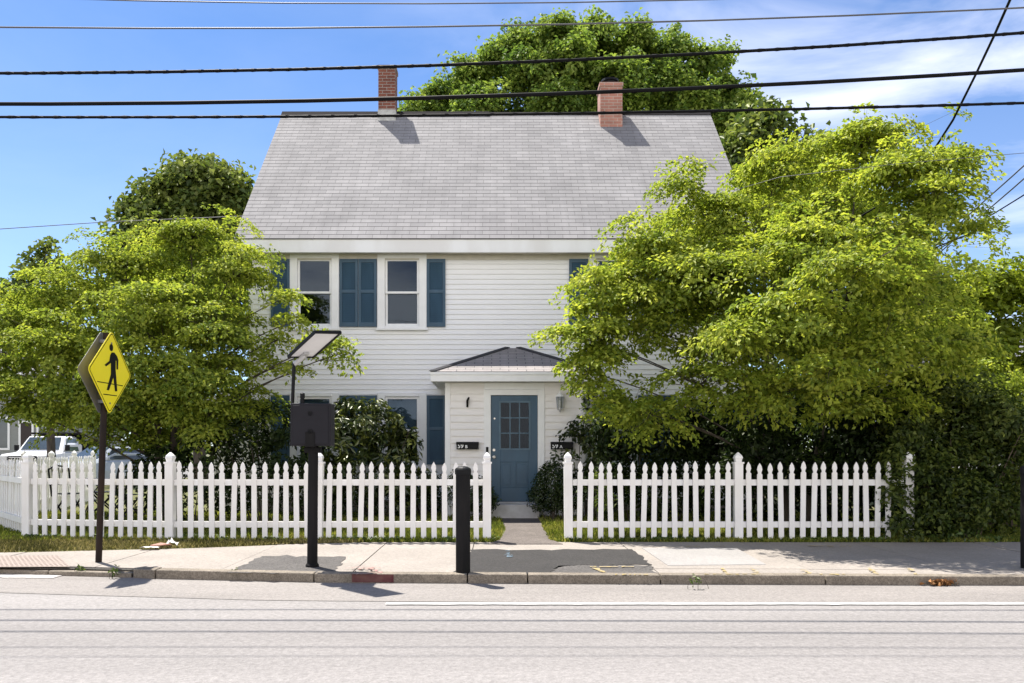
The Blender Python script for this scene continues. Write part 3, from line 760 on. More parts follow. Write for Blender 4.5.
# entry porch
def ppx(px): return (px - CX) / (F / PY)
def pz(py): return CAM_Z + (CY - py) / (F / PY)
PX0, PX1, PZT = ppx(445), 1.70, 2.68
DX0, DX1, DZ0, DZ1 = ppx(491), ppx(537.5), pz(501.5), pz(395.5)
m = M(); siding(m, PX0 + .1, PX1 - .1, .30, PZT, PY, .135, .022, [(DX0 - .13, DX1 + .13, 0, PZT)])
# side walls of the entry
for x in (PX0 + .01, PX1 - .07): m.box(x, x + .06, PY + .05, WY - .02, .09, PZT)
m.box(PX0 + .02, PX1 - .02, PY + .002, PY + .05, .05, .298)
obj('entry_wall', m, 'cream_clap', house)
m = M()
for x0 in (PX0, PX1 - .1): m.box(x0, x0 + .1, PY - .024, PY + .049, .1, PZT)
m.box(DX0 - .135, DX0 - .004, PY - .030, PY + .06, .30, DZ1 + .11); m.box(DX1 + .004, DX1 + .135, PY - .030, PY + .06, .30, DZ1 + .11)
m.box(DX0 - .004, DX1 + .004, PY - .030, PY + .06, DZ1 + .006, DZ1 + .11)
m.box(DX0 - .135, DX1 + .135, PY - .012, PY + .06, DZ1 + .112, PZT)
obj('entry_trim', m, 'trim', house, bevel=.004)
m = M(); m.box(DX0 - .3, DX1 + .3, PY + .35, PY + .36, .3, 2.6); obj('interior_wall', m, 'room', house)
m = M(); m.box(DX0 - .05, DX1 + .02, PY - .34, PY - .031, .09, .355); m.box(DX0 - .02, DX1 + .0, PY - .10, PY + .05, .357, DZ0 - .004)
obj('door_step', m, 'step_white', house, bevel=.01)

# door
dd = M(); LX0, LX1, LZ0, LZ1 = ppx(500.5), ppx(529), pz(448.5), pz(402.5)
frame_ring(dd, DX0, DX1, DZ0, DZ1, .0001, PY, PY + .001)
dd = M()
y0, y1 = PY + .006, PY + .045
dd.box(DX0, LX0, y0, y1, DZ0, DZ1); dd.box(LX1, DX1, y0, y1, DZ0, DZ1); dd.box(LX0, LX1, y0, y1, LZ1, DZ1)
pan = [(ppx(498.5), ppx(512), pz(487.5), pz(462)), (ppx(516), ppx(530), pz(487.5), pz(462))]
zA, zB = pan[0][2], pan[0][3]
dd.box(LX0, LX1, y0, y1, zB, LZ0); dd.box(LX0, LX1, y0, y1, DZ0, zA)
dd.box(LX0, LX1, y0 + .012, y1, zA, zB)
dd.box(pan[0][1], pan[1][0], y0, y0 + .011, zA, zB)
for q in pan: dd.box(max(q[0], LX0) + .035, min(q[1], LX1) - .035, y0 + .003, y0 + .0115, q[2] + .05, q[3] - .05)
door = obj('door', dd, 'blue_door', house, bevel=.005)
g = M(); frame_ring(g, LX0 - .03, LX1 + .03, LZ0 - .03, LZ1 + .03, .034, y0 - .012, y0 - .001)
for i in (1, 2):
    x = LX0 + (LX1 - LX0) * i / 3; g.box(x - .011, x + .011, y0 + .002, y0 + .018, LZ0, LZ1)
    z = LZ0 + (LZ1 - LZ0) * i / 3
    for j in range(3):
        xa = LX0 + (LX1 - LX0) * j / 3 + .0112; xb = LX0 + (LX1 - LX0) * (j + 1) / 3 - .0112
        g.box(xa, xb, y0 + .002, y0 + .018, z - .011, z + .011)
obj('window_frame', g, 'blue_muntin', door)
g = M(); g.box(LX0 + .001, LX1 - .001, y0 + .020, y0 + .024, LZ0, LZ1); obj('pane', g, 'door_glass', door)
g = M(); n = 30
for i in range(n):
    xa, xb = LX0 + (LX1 - LX0) * i / n, LX0 + (LX1 - LX0) * (i + 1) / n
    f = lambda i: PY + .075 + .010 * math.sin(i * 1.1) + .005 * math.sin(i * 2.7)
    g.quad((xa, f(i), LZ0), (xb, f(i + 1), LZ0), (xb, f(i + 1), LZ1), (xa, f(i), LZ1))
obj('curtain', g, 'curtain', door)
kx = ppx(494)
for z, r in ((pz(457), .032), (pz(450), .026)):
    g = M(); g.disc((kx, y0 - .001, z), (0, -1, 0), r, .008, 16)
    if r > .03:
        g.disc((kx, y0 - .009, z), (0, -1, 0), .012, .03, 10); g.tube([(kx, y0 - .036, z), (kx, y0 - .045, z), (kx, y0 - .06, z), (kx, y0 - .068, z)], [.014, .028, .028, .014], 14)
    obj('knob' if r > .03 else 'deadbolt', g, 'nickel', door, smooth=False)
g = M(); g.disc((kx + .01, y0 - .001, pz(418.5)), (0, -1, 0), .018, .006, 14); obj('door_viewer', g, 'nickel', door)
g = M(); g.box(ppx(486), ppx(488.4), PY - .055, PY - .031, pz(454), pz(447)); obj('keypad', g, 'black', house, bevel=.004)

# entry hip roof
ex0, ex1, ey, ez = ppx(430) + .03, 1.98, 15.06, 2.86
ax, az_, ay = .33, 3.50, WY - .02
pr = M()
def hip_uv(p, o, u, v): return ((p - o).dot(u), (p - o).dot(v))
A = Vector((ex0, ey, ez)); Bp = Vector((ex1, ey, ez)); C1 = Vector((ax - .16, ay, az_)); C2 = Vector((ax + .16, ay, az_)); L0 = Vector((ex0, ay, ez)); R0 = Vector((ex1, ay, ez))
def facet(pts):
    o = pts[0]; u = (pts[1] - pts[0]).normalized(); n_ = (pts[1] - pts[0]).cross(pts[2] - pts[0]).normalized(); v = n_.cross(u)
    o_ = pr.add(pts, [tuple(range(len(pts)))]); pr.uv[len(pr.f) - 1] = [hip_uv(p, o, u, v) for p in pts]
facet([A, Bp, C2, C1]); facet([L0, A, C1]); facet([Bp, R0, C2])
proof = obj('entry_roof', pr, 'porch_roof', house)
pc = M()
for a, b in ((A, C1), (Bp, C2)):
    sx = 1 if a is A else -1
    q = [a + Vector((-.03 * sx, -.05, .004)), a + Vector((.0, -.012, .028)), a + Vector((.10 * sx, -.0, .020)), a + Vector((.09 * sx, 0, -.004))]
    pc.prism(q, b - a)
obj('hip_cap', pc, 'porch_roof', proof)
g = M(); g.box(ex0 + .01, ex1 - .01, ey + .012, ey + .05, 2.675, 2.845); g.box(ex0 + .01, ex0 + .045, ey + .051, ay, 2.675, 2.845); g.box(ex1 - .045, ex1 - .01, ey + .051, ay, 2.675, 2.845)
g.box(ex0 + .046, ex1 - .046, ey + .052, ay, 2.69, 2.71)
g.box(ex0 - .004, ex1 + .004, ey - .004, ey + .010, 2.80, 2.852)
obj('entry_fascia', g, 'trim', house, bevel=.004)

# side lean-to on the left wall
g = M(); g.prism([(HX0 - .004, 17.1, 2.92), (HX0 - .004, 19.2, 2.92), (-6.25, 19.2, 2.44), (-6.25, 17.1, 2.44)], (0, 0, -.10)); obj('side_roof', g, 'trim', house)
g = M(); g.box(-6.1, HX0 - .01, 17.25, 19.1, .09, 2.44); obj('side_wall', g, 'white_vinyl', house)

# things on the entry wall
def mailbox(px0, px1, py0, py1, txt, small, label, hooks):
    x0, x1, z0, z1 = ppx(px0) * .992, ppx(px1) * .992, pz(py1) + .005, pz(py0)
    o = thing('mailbox', label, 'mailbox', ((x0 + x1) / 2, PY - .02, z0), 'black wall mailboxes')
    g = M(); g.prism([(x0, PY - .017, z0), (x0, PY - .017, z1), (x0, PY - .09, z1 - .012), (x0, PY - .125, z1 - .035), (x0, PY - .125, z0 + .01), (x0, PY - .11, z0)], (x1 - x0, 0, 0)); obj('mailbox_body', g, 'black', o, bevel=.004)
    g = M(); g.prism([(x0 - .006, PY - .05, z1 + .004), (x0 - .006, PY - .094, z1 - .006), (x0 - .006, PY - .131, z1 - .03), (x0 - .006, PY - .131, z1 - .05), (x0 - .006, PY - .127, z1 - .05), (x0 - .006, PY - .127, z1 - .033), (x0 - .006, PY - .092, z1 - .010), (x0 - .006, PY - .05, z1 - .001)], (x1 - x0 + .012, 0, 0)); obj('lid', g, 'black', o)
    for t, sx, size in ((txt, x0 + .02, .115), (small, x0 + .165, .082)):
        cu = bpy.data.curves.new('house_number', 'FONT'); cu.body = t; cu.size = size; cu.extrude = .001; cu.offset = .002; cu.materials.append(MT['trim'])
        tmp = bpy.data.objects.new('house_number_text', cu); me_ = bpy.data.meshes.new_from_object(tmp); bpy.data.objects.remove(tmp); me_.name = 'house_number'
        q = bpy.data.objects.new('house_number', me_); COL.objects.link(q); q.parent = o
        q.rotation_euler = (R(90), 0, 0); q.location = Vector((sx, PY - .1275, z0 + .022)) - ORG[o.name]
    if hooks:
        for px in (556, 566):
            g = M(); x = ppx(px) * .99; g.tube([(x, PY - .06, z0 + .01), (x, PY - .065, z0 - .14), (x, PY - .08, z0 - .17), (x, PY - .11, z0 - .175), (x, PY - .125, z0 - .15)], .006, 6); obj('newspaper_hook', g, 'black', o)
mailbox(456.5, 478.5, 442, 449.5, '59', 'B', 'black wall mailbox with white numerals left of the blue door', False)
mailbox(551, 573, 442, 449.5, '59', 'A', 'black wall mailbox with hooks right of the blue door, beside climbing leaves', True)
ln = thing('wall_lantern', 'white glass coach lantern on the entry wall right of the door', 'lamp', (ppx(560), PY - .1, pz(412)))
lx, ly, lz = ppx(560) * .993, PY - .115, pz(411)
g = M(); g.box(lx - .045, lx + .045, PY - .03, PY - .017, lz + .08, lz + .3); g.tube([(lx, PY - .03, lz + .22), (lx, ly + .02, lz + .33), (lx, ly, lz + .30)], .012, 8); obj('bracket', g, 'trim', ln)
g = M(); g.lathe([(.012, .26), (.085, .265), (.07, .30), (.03, .335), (.014, .35), (.02, .37), (.004, .40)], (lx, ly, lz), 12); obj('lantern_top', g, 'trim', ln)
g = M(); g.lathe([(.05, .05), (.075, .258)], (lx, ly, lz), 8); obj('lantern_glass', g, 'lamp_glass', ln)
g = M(); g.lathe([(.006, -.03), (.02, -.01), (.012, 0), (.052, .025), (.052, .048)], (lx, ly, lz), 12)
for i in range(8):
    a = 2 * math.pi * i / 8; g.tube([(lx + .052 * math.cos(a), ly + .052 * math.sin(a), lz + .04), (lx + .077 * math.cos(a), ly + .077 * math.sin(a), lz + .262)], .006, 5)
obj('lantern_cage', g, 'alu_pale', ln)
g = M(); g.lathe([(.018, .06), (.018, .14), (.024, .17), (.01, .21)], (lx, ly, lz), 10); obj('bulb', g, 'trim', ln)
g = M(); bx, bz0, bz1 = ppx(467.5), pz(407), pz(398)
g.tube([(bx - .004, PY - .035, bz0), (bx, PY - .06, bz0 + .06), (bx, PY - .07, bz0 + .11), (bx + .012, PY - .07, bz0 + .145), (bx + .035, PY - .075, bz1 + .01)], [.018, .021, .023, .022, .014], 8)
g.box(bx - .018, bx + .018, PY - .035, PY - .013, bz0 - .005, bz0 + .12)
tag(obj('wall_bracket', g, 'black'), 'small black bent metal bracket high on the entry wall left of the door', 'bracket')

# ------------------------------------------------------------------ picket fences
def picket_mesh():
    m = M(); w, t, h = .0365, .019, 1.125
    out = [(-w, 0), (w, 0), (w, h - .165), (w * .62, h - .150), (w * .62, h - .135), (w * 1.0, h - .095), (w * .72, h - .045), (0, h), (-w * .72, h - .045), (-w, h - .095), (-w * .62, h - .135), (-w * .62, h - .150), (-w, h - .165)]
    m.prism([(x, -t / 2, z) for x, z in out], (0, t, 0)); return m
def post_mesh():
    m = M(); w = .058; h = 1.14
    m.box(-w, w, -w, w, -.05, h - .03)
    m.box(-w - .012, w + .012, -w - .012, w + .012, h - .029, h - .004)
    def ring(r, z): return [(-r, -r, z), (r, -r, z), (r, r, z), (-r, r, z)]
    prof = [(w * .7, h - .003), (w * .78, h + .03), (w * .95, h + .055), (w * .8, h + .085), (w * .4, h + .115), (.006, h + .135)]
    vs = []; fs = []
    for r, z in prof: vs += ring(r, z)
    for i in range(len(prof) - 1):
        for j in range(4): fs.append((i * 4 + j, i * 4 + (j + 1) % 4, i * 4 + 4 + (j + 1) % 4, i * 4 + 4 + j))
    fs.append((3, 2, 1, 0)); n = len(vs); fs.append((n - 4, n - 3, n - 2, n - 1)); m.add(vs, fs); return m
PK = mesh_of('picket', picket_mesh(), 'fence', Vector()); PO = mesh_of('post', post_mesh(), 'fence', Vector())
def fence(label, pts, pitch=.151, skip_last=False, post_at=None, drop=None, group='white picket fences'):
    """pts: ground points of the posts in order"""
    pts = [Vector((p[0], p[1], .085)) for p in pts]; root = thing('picket_fence', label, 'fence', pts[0], group)
    for i, p in enumerate(pts):
        if post_at is not None and i not in post_at: continue
        o = bpy.data.objects.new('post', PO); COL.objects.link(o); o.parent = root; o.location = p - pts[0]
        d = (pts[min(i + 1, len(pts) - 1)] - pts[max(i - 1, 0)]); o.rotation_euler = (R(rng.normal() * .25), R(rng.normal() * .25), math.atan2(d.y, d.x))
    for a, b in zip(pts[:-1], pts[1:]):
        d = b - a; L = d.length; u = d / L; rz = math.atan2(d.y, d.x); n = max(1, round(L / pitch)) - 1
        nrm = Vector((-u.y, u.x, 0))
        for z0, z1 in ((.20, .285), (.80, .885)):
            g = M(); a0, b0 = a + u * .06, b - u * .06
            q = [a0 - nrm * .021, b0 - nrm * .021, b0 + nrm * .021, a0 + nrm * .021]
            g.prism([(v.x, v.y, .085 + z0) for v in q], (0, 0, z1 - z0)); obj('rail', g, 'fence', root)
        for i in range(1, n + 1):
            p = a + d * (i / (n + 1)) - nrm * .034
            if drop and drop(p): continue
            o = bpy.data.objects.new('picket', PK); COL.objects.link(o); o.parent = root
            o.location = p - pts[0] + Vector((0, 0, .012 + rng.normal() * .005)); o.rotation_euler = (R(rng.normal() * .6), R(rng.normal() * .7), rz + R(rng.normal() * .8)); o.scale.z = 1 + rng.normal() * .004
    return root
FY = 11.44
def fx(px, d=FY): return (px - CX) * d / F
fence('long white picket fence on the left running from street corner to gate opening', [(-6.93, 11.82), (fx(170), 11.46), (fx(318.5), FY), (fx(487), FY)])
fence('white picket fence right of the gate opening, vanishing into the overgrown bush', [(fx(568.5), FY), (fx(738), FY), (fx(908), FY)], drop=lambda p: fx(893) < p.x < fx(902))
fence('short angled white picket fence at the far left street corner', [(-6.93 - .09, 11.82 + .10), (-8.62, 13.70)], post_at=[])
fence('rear white picket fence running back along the side street near the cars', [(-8.72, 13.85), (-9.28, 15.7), (-9.46, 17.0), (-9.98, 18.9), (-10.5, 20.8)], pitch=.151)

# ------------------------------------------------------------------ street furniture
# pedestrian sign
d_s = 9.33; bx, by = (98.5 - CX) * d_s / F, d_s
sg = thing('crossing_sign', 'yellow diamond pedestrian crossing sign pair on leaning dark post by the kerb', 'street sign', (bx, by, .09))
top = Vector((-4.555, d_s, CAM_Z + (CY - 333) * d_s / F))
g = M(); P0 = Vector((bx, by, .06)); q = [P0.lerp(top, i / 6) for i in range(7)]
g.tube(q, .036, 10); obj('post', g, 'rust_post', sg, smooth=False)
sc_ = at(110.3, 372.5, d_s); n_ = Vector((1, -.035, 0)).normalized(); t_ = Vector((.035, 1, 0)).normalized(); H = .49
tilt = math.atan2(top.x - P0.x, top.z - P0.z); v_ = Vector((math.sin(tilt) * .8, 0, 1)).normalized()
def diamond(h, rr=.05, n=5):
    out = []
    for k in range(4):
        a = R(90 * k); c = Vector((math.cos(a), math.sin(a))) * (h - rr * 1.414)
        for i in range(n):
            b = a + R(-45 + 90 * i / (n - 1)); out.append((c.x + rr * math.cos(b), c.y + rr * math.sin(b)))
    return out
def plate(m, pts, c, off, th):
    m.prism([c + t_ * u + v_ * w + n_ * off for u, w in pts], n_ * th)
g = M(); plate(g, diamond(H), sc_, 0, .004); sp_ = obj('sign_panel', g, 'sign_yellow', sg, label='yellow diamond with black walking figure')
g = M()
o1, o2 = diamond(H - .022, .04), diamond(H - .034, .035); k = len(o1)
for i in range(k):
    j = (i + 1) % k; pts = [o1[i], o1[j], o2[j], o2[i]]
    g.quad(*[sc_ + t_ * u + v_ * w + n_ * .0065 for u, w in pts])
obj('border', g, 'sign_black', sp_)
def sgn(px, py): return ((px - 220) / 290 * .98, -(py - 355 - .1 * (px - 220)) / 614 * .98)
g = M()
body = [(222, 208), (240, 206), (260, 232), (269, 258), (268, 328), (258, 328), (256, 266), (251, 262), (252, 335), (257, 380), (267, 490), (252, 491), (238, 388), (211, 486), (196, 484), (221, 368), (219, 285), (188, 314), (178, 304), (208, 272), (214, 228)]
g.prism([sc_ + t_ * sgn(*p)[0] + v_ * sgn(*p)[1] + n_ * .005 for p in body], n_ * .002)
hu, hv = sgn(219, 173); g.prism([sc_ + t_ * (hu + .042 * math.cos(R(a))) + v_ * (hv + .042 * math.sin(R(a))) + n_ * .005 for a in range(0, 360, 24)], n_ * .002)
for a, b in (((135, 427), (305, 447)), ((176, 515), (266, 524))):
    (u0, w0), (u1, w1) = sgn(*a), sgn(*b); g.prism([sc_ + t_ * u + v_ * w + n_ * .0045 for u, w in ((u0, w0 - .005), (u1, w1 - .005), (u1, w1 + .005), (u0, w0 + .005))], n_ * .0018)
obj('walking_figure', g, 'sign_black', sp_)
g = M()
for v in (.34, -.36): g.disc(sc_ + v_ * v + n_ * .004, n_, .012, .006, 10)
obj('bolt', g, 'alu', sp_)
g = M(); plate(g, diamond(H), sc_ + Vector((-.115, .0, 0)), 0, -.004); obj('sign_panel', g, 'alu', sg, label='grey back of the second diamond sign')
g = M()
for v in (.36, -.34):
    c = sc_ + v_ * v; g.box(-.055, .055, -.05, .05, -.018, .018, Matrix.Translation(c + Vector((-.058, 0, 0))))
obj('bracket', g, 'alu', sg)

# solar beacon cabinet
d_b = 8.94; X = lambda px: (px - CX) * d_b / F; Z = lambda py: CAM_Z + (CY - py) * d_b / F
bc = thing('beacon_cabinet', 'charcoal control box with tilted solar panel on a black kerbside post', 'signal cabinet', (X(313), d_b, .09))
g = M(); g.tube([(X(312.3), d_b, .06), (X(312.8), d_b, .9), (X(313.5), d_b, Z(436))], [.058, .056, .054], 14)
g.lathe([(.075, 0), (.075, .03), (.06, .05)], (X(312.3), d_b, .085), 14); obj('post', g, 'black_rough', bc)
g = M(); g.box(X(308.5), X(318), d_b - .16, d_b - .055, Z(447), Z(432)); g.box(X(305), X(321), d_b - .05, d_b + .07, Z(453), Z(447)); obj('clamp', g, 'black_rough', bc, bevel=.006)
g = M(); g.box(X(294), X(333), d_b - .14, d_b + .10, Z(446), Z(404)); cab = obj('cabinet', g, 'box_grey', bc, bevel=.01)
g = M(); g.box(X(296), X(331), d_b - .150, d_b - .141, Z(444), Z(406)); obj('cabinet_door', g, 'box_grey', cab, bevel=.004)
g = M()
for py in (413.5, 431):
    c = Vector((X(313.3), d_b - .152, Z(py))); g.box(c.x - .02, c.x + .02, c.y - .006, c.y, c.z - .01, c.z + .016)
    g.tube([c + Vector((-.018, -.012, .014)), c + Vector((-.018, -.016, -.016)), c + Vector((0, -.018, -.028)), c + Vector((.018, -.016, -.016)), c + Vector((.018, -.012, .014))], .005, 6)
obj('latch', g, 'black', cab)
g = M(); g.lathe([(.02, 0), (.02, .06), (.026, .065), (.026, .115), (.015, .125)], (X(302.5), d_b, Z(404) + .001), 12); obj('antenna', g, 'black', bc)
g = M(); g.tube([(X(291.5), d_b, Z(446)), (X(292.5), d_b, Z(404)), (X(294), d_b, Z(362))], .019, 10)
for py in (441, 425, 410): g.box(X(290), X(295), d_b - .03, d_b + .03, Z(py) - .012, Z(py) + .012)
obj('panel_pole', g, 'black', bc)
pc_ = Vector((X(289), d_b - .02, Z(357))); pa_ = Vector((.385, -.40, .215)); pb_ = Vector((.235, .18, .02)); pn = pa_.cross(pb_).normalized()
if pn.z < 0: pn = -pn
g = M(); g.prism([pc_, pc_ + pa_, pc_ + pa_ + pb_, pc_ + pb_], pn * .006); sp2 = obj('solar_panel', g, 'panel_back', bc)
g = M(); q = [pc_ + pa_ * a + pb_ * b + pn * .0065 for a, b in ((.03, .05), (.97, .05), (.97, .95), (.03, .95))]; g.prism(q, pn * .004); obj('solar_cells', g, 'solar', sp2)
g = M(); ua, ub = pa_.normalized(), pb_.normalized()
def bar(m, p, q, w, s):
    d = (q - p); m.prism([p - w * s - pn * .012, p + w * s - pn * .012, p + w * s + pn * .02, p - w * s + pn * .02], d)
bar(g, pc_ - ua * .01, pc_ + pa_ + ua * .01, ub, .009); bar(g, pc_ + pb_ - ua * .01, pc_ + pa_ + pb_ + ua * .01, ub, .011); bar(g, pc_ + ub * .012, pc_ + pb_ - ub * .012, ua, .008); bar(g, pc_ + pa_ + ub * .012, pc_ + pa_ + pb_ - ub * .012, ua, .008)
obj('panel_frame', g, 'black', sp2)
g = M(); c0 = Vector((X(294), d_b, Z(364))); c1 = pc_ + pa_ * .13 + pb_ * .5 - pn * .02
g.tube([c0, c0.lerp(c1, .5) + Vector((0, 0, -.01)), c1], [.03, .026, .03], 8); bar(g, pc_ + pa_ * .04 + pb_ * .5 - pn * .02, pc_ + pa_ * .22 + pb_ * .5 - pn * .02, ub, .03); obj('panel_bracket', g, 'alu_pale', bc)

def bollard(px, y0, y1, label, w=14.5):
    d = (CAM_Z - .09) * F / (y0 - CY); x = (px - CX) * d / F; h = (y0 - y1) * d / F; r = w * d / F / 2
    o = thing('bollard', label, 'bollard', (x, d, .09), 'black kerbside bollards')
    g = M(); g.lathe([(r, -.03), (r, h - .09)], (x, d, .09), 12); obj('shaft', g, 'black_rough', o)
    g = M(); g.lathe([(r * 1.12, h - .089), (r * 1.14, h - .04), (r * 1.0, h - .022), (r * .6, h - .006), (r * .3, h)], (x, d, .09), 16); obj('cap', g, 'black', o, smooth=False)
bollard(463, 573, 466, 'black round bollard with domed cap at the kerb before the gate opening')
bollard(1027.5, 568, 465, 'black bollard cut off by the right edge, beside the overgrown bush', 12)

# ------------------------------------------------------------------ overhead cables
def curve_pts(pp, d, ext=26, n=40):
    """pp: picture points of one span; depth d(px) -> polyline run on beyond both sides"""
    xs = np.array([p[0] for p in pp], float); ys = np.array([p[1] for p in pp], float)
    c = np.polyfit(xs, ys, min(2, len(pp) - 1)); X0, X1 = -ext * F / d + CX, ext * F / d + CX
    out = []
    for px in np.linspace(X0, X1, n):
        pc = min(max(px, -300), 1324); y = np.polyval(c, pc) + (px - pc) * np.polyval(np.polyder(c), pc) if len(c) > 1 else ys[0]
        out.append(at(px, y, d))
    return out
def cable(label, pts, r, mat_='cable', twist=0.0, group='overhead cables along the street', sides=8):
    m = M()
    if twist:
        m.tube(pts, r * .86, sides); r0 = r; r = r * .17
        dense = []
        for a, b in zip(pts[:-1], pts[1:]):
            k = max(2, int((b - a).length / (twist / 8)))
            dense += [a.lerp(b, i / k) for i in range(k)]
        dense.append(pts[-1]); s = 0
        for ph in (0, math.pi):
            out = []; s = 0
            for i, p in enumerate(dense):
                if i: s += (p - dense[i - 1]).length
                a = 2 * math.pi * s / twist + ph; out.append(p + Vector((0, math.cos(a), math.sin(a))) * r0 * .84)
            m.tube(out, r, 4)
    else: m.tube(pts, r, sides)
    tag(obj('overhead_cable', m, mat_, smooth=True), label, 'cable', group)
cable('twisted thick black cable, highest of the three heavy street cables', curve_pts([(0, 73), (256, 71), (512, 62), (768, 50), (1024, 33)], 8.0), .018, twist=.35)
cable('smooth thick black cable, middle of the three heavy street cables', curve_pts([(0, 104), (256, 102), (512, 95), (768, 85), (1024, 70)], 8.35), .021)
cable('thick black cable, lowest of the three heavy street cables', curve_pts([(0, 117), (256, 117), (512, 114), (768, 110), (1024, 103)], 8.8), .018, twist=.5)
cable('thin grey wire high above the three heavy cables', curve_pts([(0, 27), (384, 28), (700, 20), (1024, 8)], 7.6), .008, 'wire')
cable('faint thin wire crossing the top edge of the sky', curve_pts([(0, -3), (480, 2), (760, 0), (1024, -14)], 7.4), .006, 'wire')
q = [at(1016, -22, 8.2), at(1010, 0, 8.6), at(994, 36, 9.3), at(975, 76, 10.1), at(953, 120, 11.1), at(930, 156, 12.0), at(880, 205, 13.6), at(820, 240, 15.2), Vector((5.1, 16.3, 5.25))]
cable('twisted black service cable dropping diagonally from upper right into the right tree', q, .018, twist=.35)
for k, (a, b, lab) in enumerate((((1060, 133), (972, 212), 'uppermost of the three slanting wires at the right edge'), ((1060, 147), (975, 221), 'middle one of the three slanting wires at the right edge'), ((1060, 172), (985, 219), 'lowest of the three slanting wires at the right edge'))):
    p0, p1 = at(a[0], a[1], 10.5), at(b[0], b[1], 13.0); dv = p1 - p0
    cable(lab, [p0 - dv * 1.2, p0, p0.lerp(p1, .5) + Vector((0, 0, -.006)), p1, p1 + dv * 1.5 + Vector((0, 0, -.05))], .010, 'cable' if k == 2 else 'wire')
cable('pale thin wire strung before the right tree crown', [at(1150, 143, 9.9), at(1024, 153, 9.9), at(900, 163.5, 10.1), at(780, 177, 10.6), at(735, 190, 12.2), at(712, 215, 14.6), Vector((4.2, 16.35, 5.5))], .0035, 'wire')
cable('thin distant wire behind the left tree', [at(-160, 236, 24), at(0, 229, 24), at(105, 222, 24), at(245, 216, 24.5), at(420, 209, 25)], .012, 'wire')

# ------------------------------------------------------------------ trees
tree('dogwood_tree', 'broad yellow green layered tree on the right, hiding half the house front', (4.95, 13.3, .08), [
    B(722, 212, 12.9, .95, .9, .42), B(682, 182, 12.6, .52, .5, .20), B(775, 172, 13.6, .95, 1.1, .5), B(862, 146, 12.6, 1.15, 1.1, .48), B(900, 172, 11.4, 1.0, .8, .35),
    B(950, 166, 11.4, .62, .6, .18), B(800, 310, 10.5, .8, .7, .26), B(858, 268, 10.3, .8, .7, .26), B(742, 338, 10.8, .7, .6, .22), B(830, 368, 10.5, .6, .5, .2), B(930, 210, 11.2, .62, .8, .34), B(975, 232, 11.6, .26, .35, .12), B(648, 252, 12.9, .80, 1, .5), B(598, 290, 12.6, .6, .8, .42), B(568, 334, 12.4, .42, .5, .22),
    B(720, 272, 12.2, 1.15, 1.2, .5), B(820, 252, 11.4, 1.3, 1.2, .55), B(900, 282, 11.0, .8, .9, .45), B(600, 345, 12.5, .62, .7, .30), B(610, 402, 12.2, .52, .6, .26), B(650, 415, 11.9, .7, .6, .22),
    B(700, 384, 11.7, .75, .7, .28), B(790, 330, 11.5, 1.25, .9, .42), B(880, 345, 11.0, 1.1, .9, .42), B(948, 350, 11.5, .7, .8, .4), B(770, 395, 11.5, .85, .7, .24), B(850, 400, 11.7, .9, .7, .28),
    B(700, 240, 14.8, 1.1, .9, .6), B(672, 292, 12.4, .8, .8, .35), B(740, 320, 12.6, .8, .7, .4), B(655, 330, 12.3, .7, .6, .22), B(588, 372, 12.4, .42, .5, .22), B(600, 325, 12.3, .6, .6, .3), B(640, 290, 12.4, .8, .8, .4), B(715, 345, 12.2, .7, .6, .25), B(910, 395, 12.3, .8, .7, .4), B(975, 395, 12.8, .9, .8, .4), B(1010, 390, 13.5, .5, .6, .3), B(820, 210, 15.2, 1.5, 1.0, .9), B(900, 240, 15.0, 1.2, .9, .8), B(760, 320, 14.6, 1.0, .8, .5), B(930, 300, 14.6, .8, .9, .7), B(850, 320, 13.6, 1.4, 1.0, .5)],
    50, 40, .24, .10, (.080, .047), 'dogwood', trunk_r=.085, fork=.8, n_stems=2, shell=.12, tilt=.40, updir=.85, ragged=.31, tier=.42, rv=(.45, 1.7), tint_var=.22)
tree('dogwood_tree', 'broad yellow green layered tree on the left, behind the crossing sign', (-6.15, 14.9, .08), [
    B(190, 238, 15.0, 1.1, 1.1, .42), B(122, 262, 15.0, 1.0, 1.1, .42), B(62, 296, 14.8, 1.0, 1.1, .42), B(4, 322, 14.8, .9, 1, .42), B(-60, 330, 15, 1, 1, .5), B(238, 266, 14.6, .75, .9, .36),
    B(288, 297, 14.2, .34, .4, .13), B(318, 350, 13.8, .40, .3, .11), B(278, 340, 13.9, .36, .3, .10), B(262, 358, 14.0, .34, .3, .10), B(296, 372, 13.8, .28, .25, .08), B(292, 322, 13.9, .34, .3, .09), B(150, 312, 13.9, 1.2, 1.1, .5), B(218, 330, 13.8, .85, .9, .4), B(70, 345, 14.0, 1.1, 1.0, .45), B(2, 376, 14, .85, .9, .4),
    B(150, 366, 13.5, 1.15, .8, .42), B(212, 384, 13.6, .75, .8, .34), B(60, 392, 13.8, .9, .8, .3), B(-60, 390, 14.2, .9, .9, .5), B(228, 362, 14.6, .6, .7, .4), B(110, 400, 13.8, .9, .8, .3), B(160, 300, 15.9, 1.5, .9, .7), B(80, 340, 16, 1.4, .9, .6), B(212, 310, 15.8, .85, .8, .6), B(180, 410, 14.4, 1.1, .8, .35), B(258, 408, 14.2, .4, .4, .18), B(322, 345, 13.6, .40, .35, .13), B(345, 352, 13.5, .22, .25, .09), B(30, 404, 14.4, .7, .7, .25), B(100, 425, 14.6, .8, .7, .28), B(70, 415, 15.4, .8, .6, .25), B(150, 430, 14.8, .8, .7, .3), B(240, 410, 14.4, .7, .6, .3), B(205, 420, 14.0, .8, .6, .3)],
    58, 42, .24, .10, (.079, .047), 'dogwood_left', trunk_r=.10, fork=.8, n_stems=3, shell=.12, tilt=.40, updir=.85, ragged=.31, tier=.42, rv=(.45, 1.7), tint_var=.22)
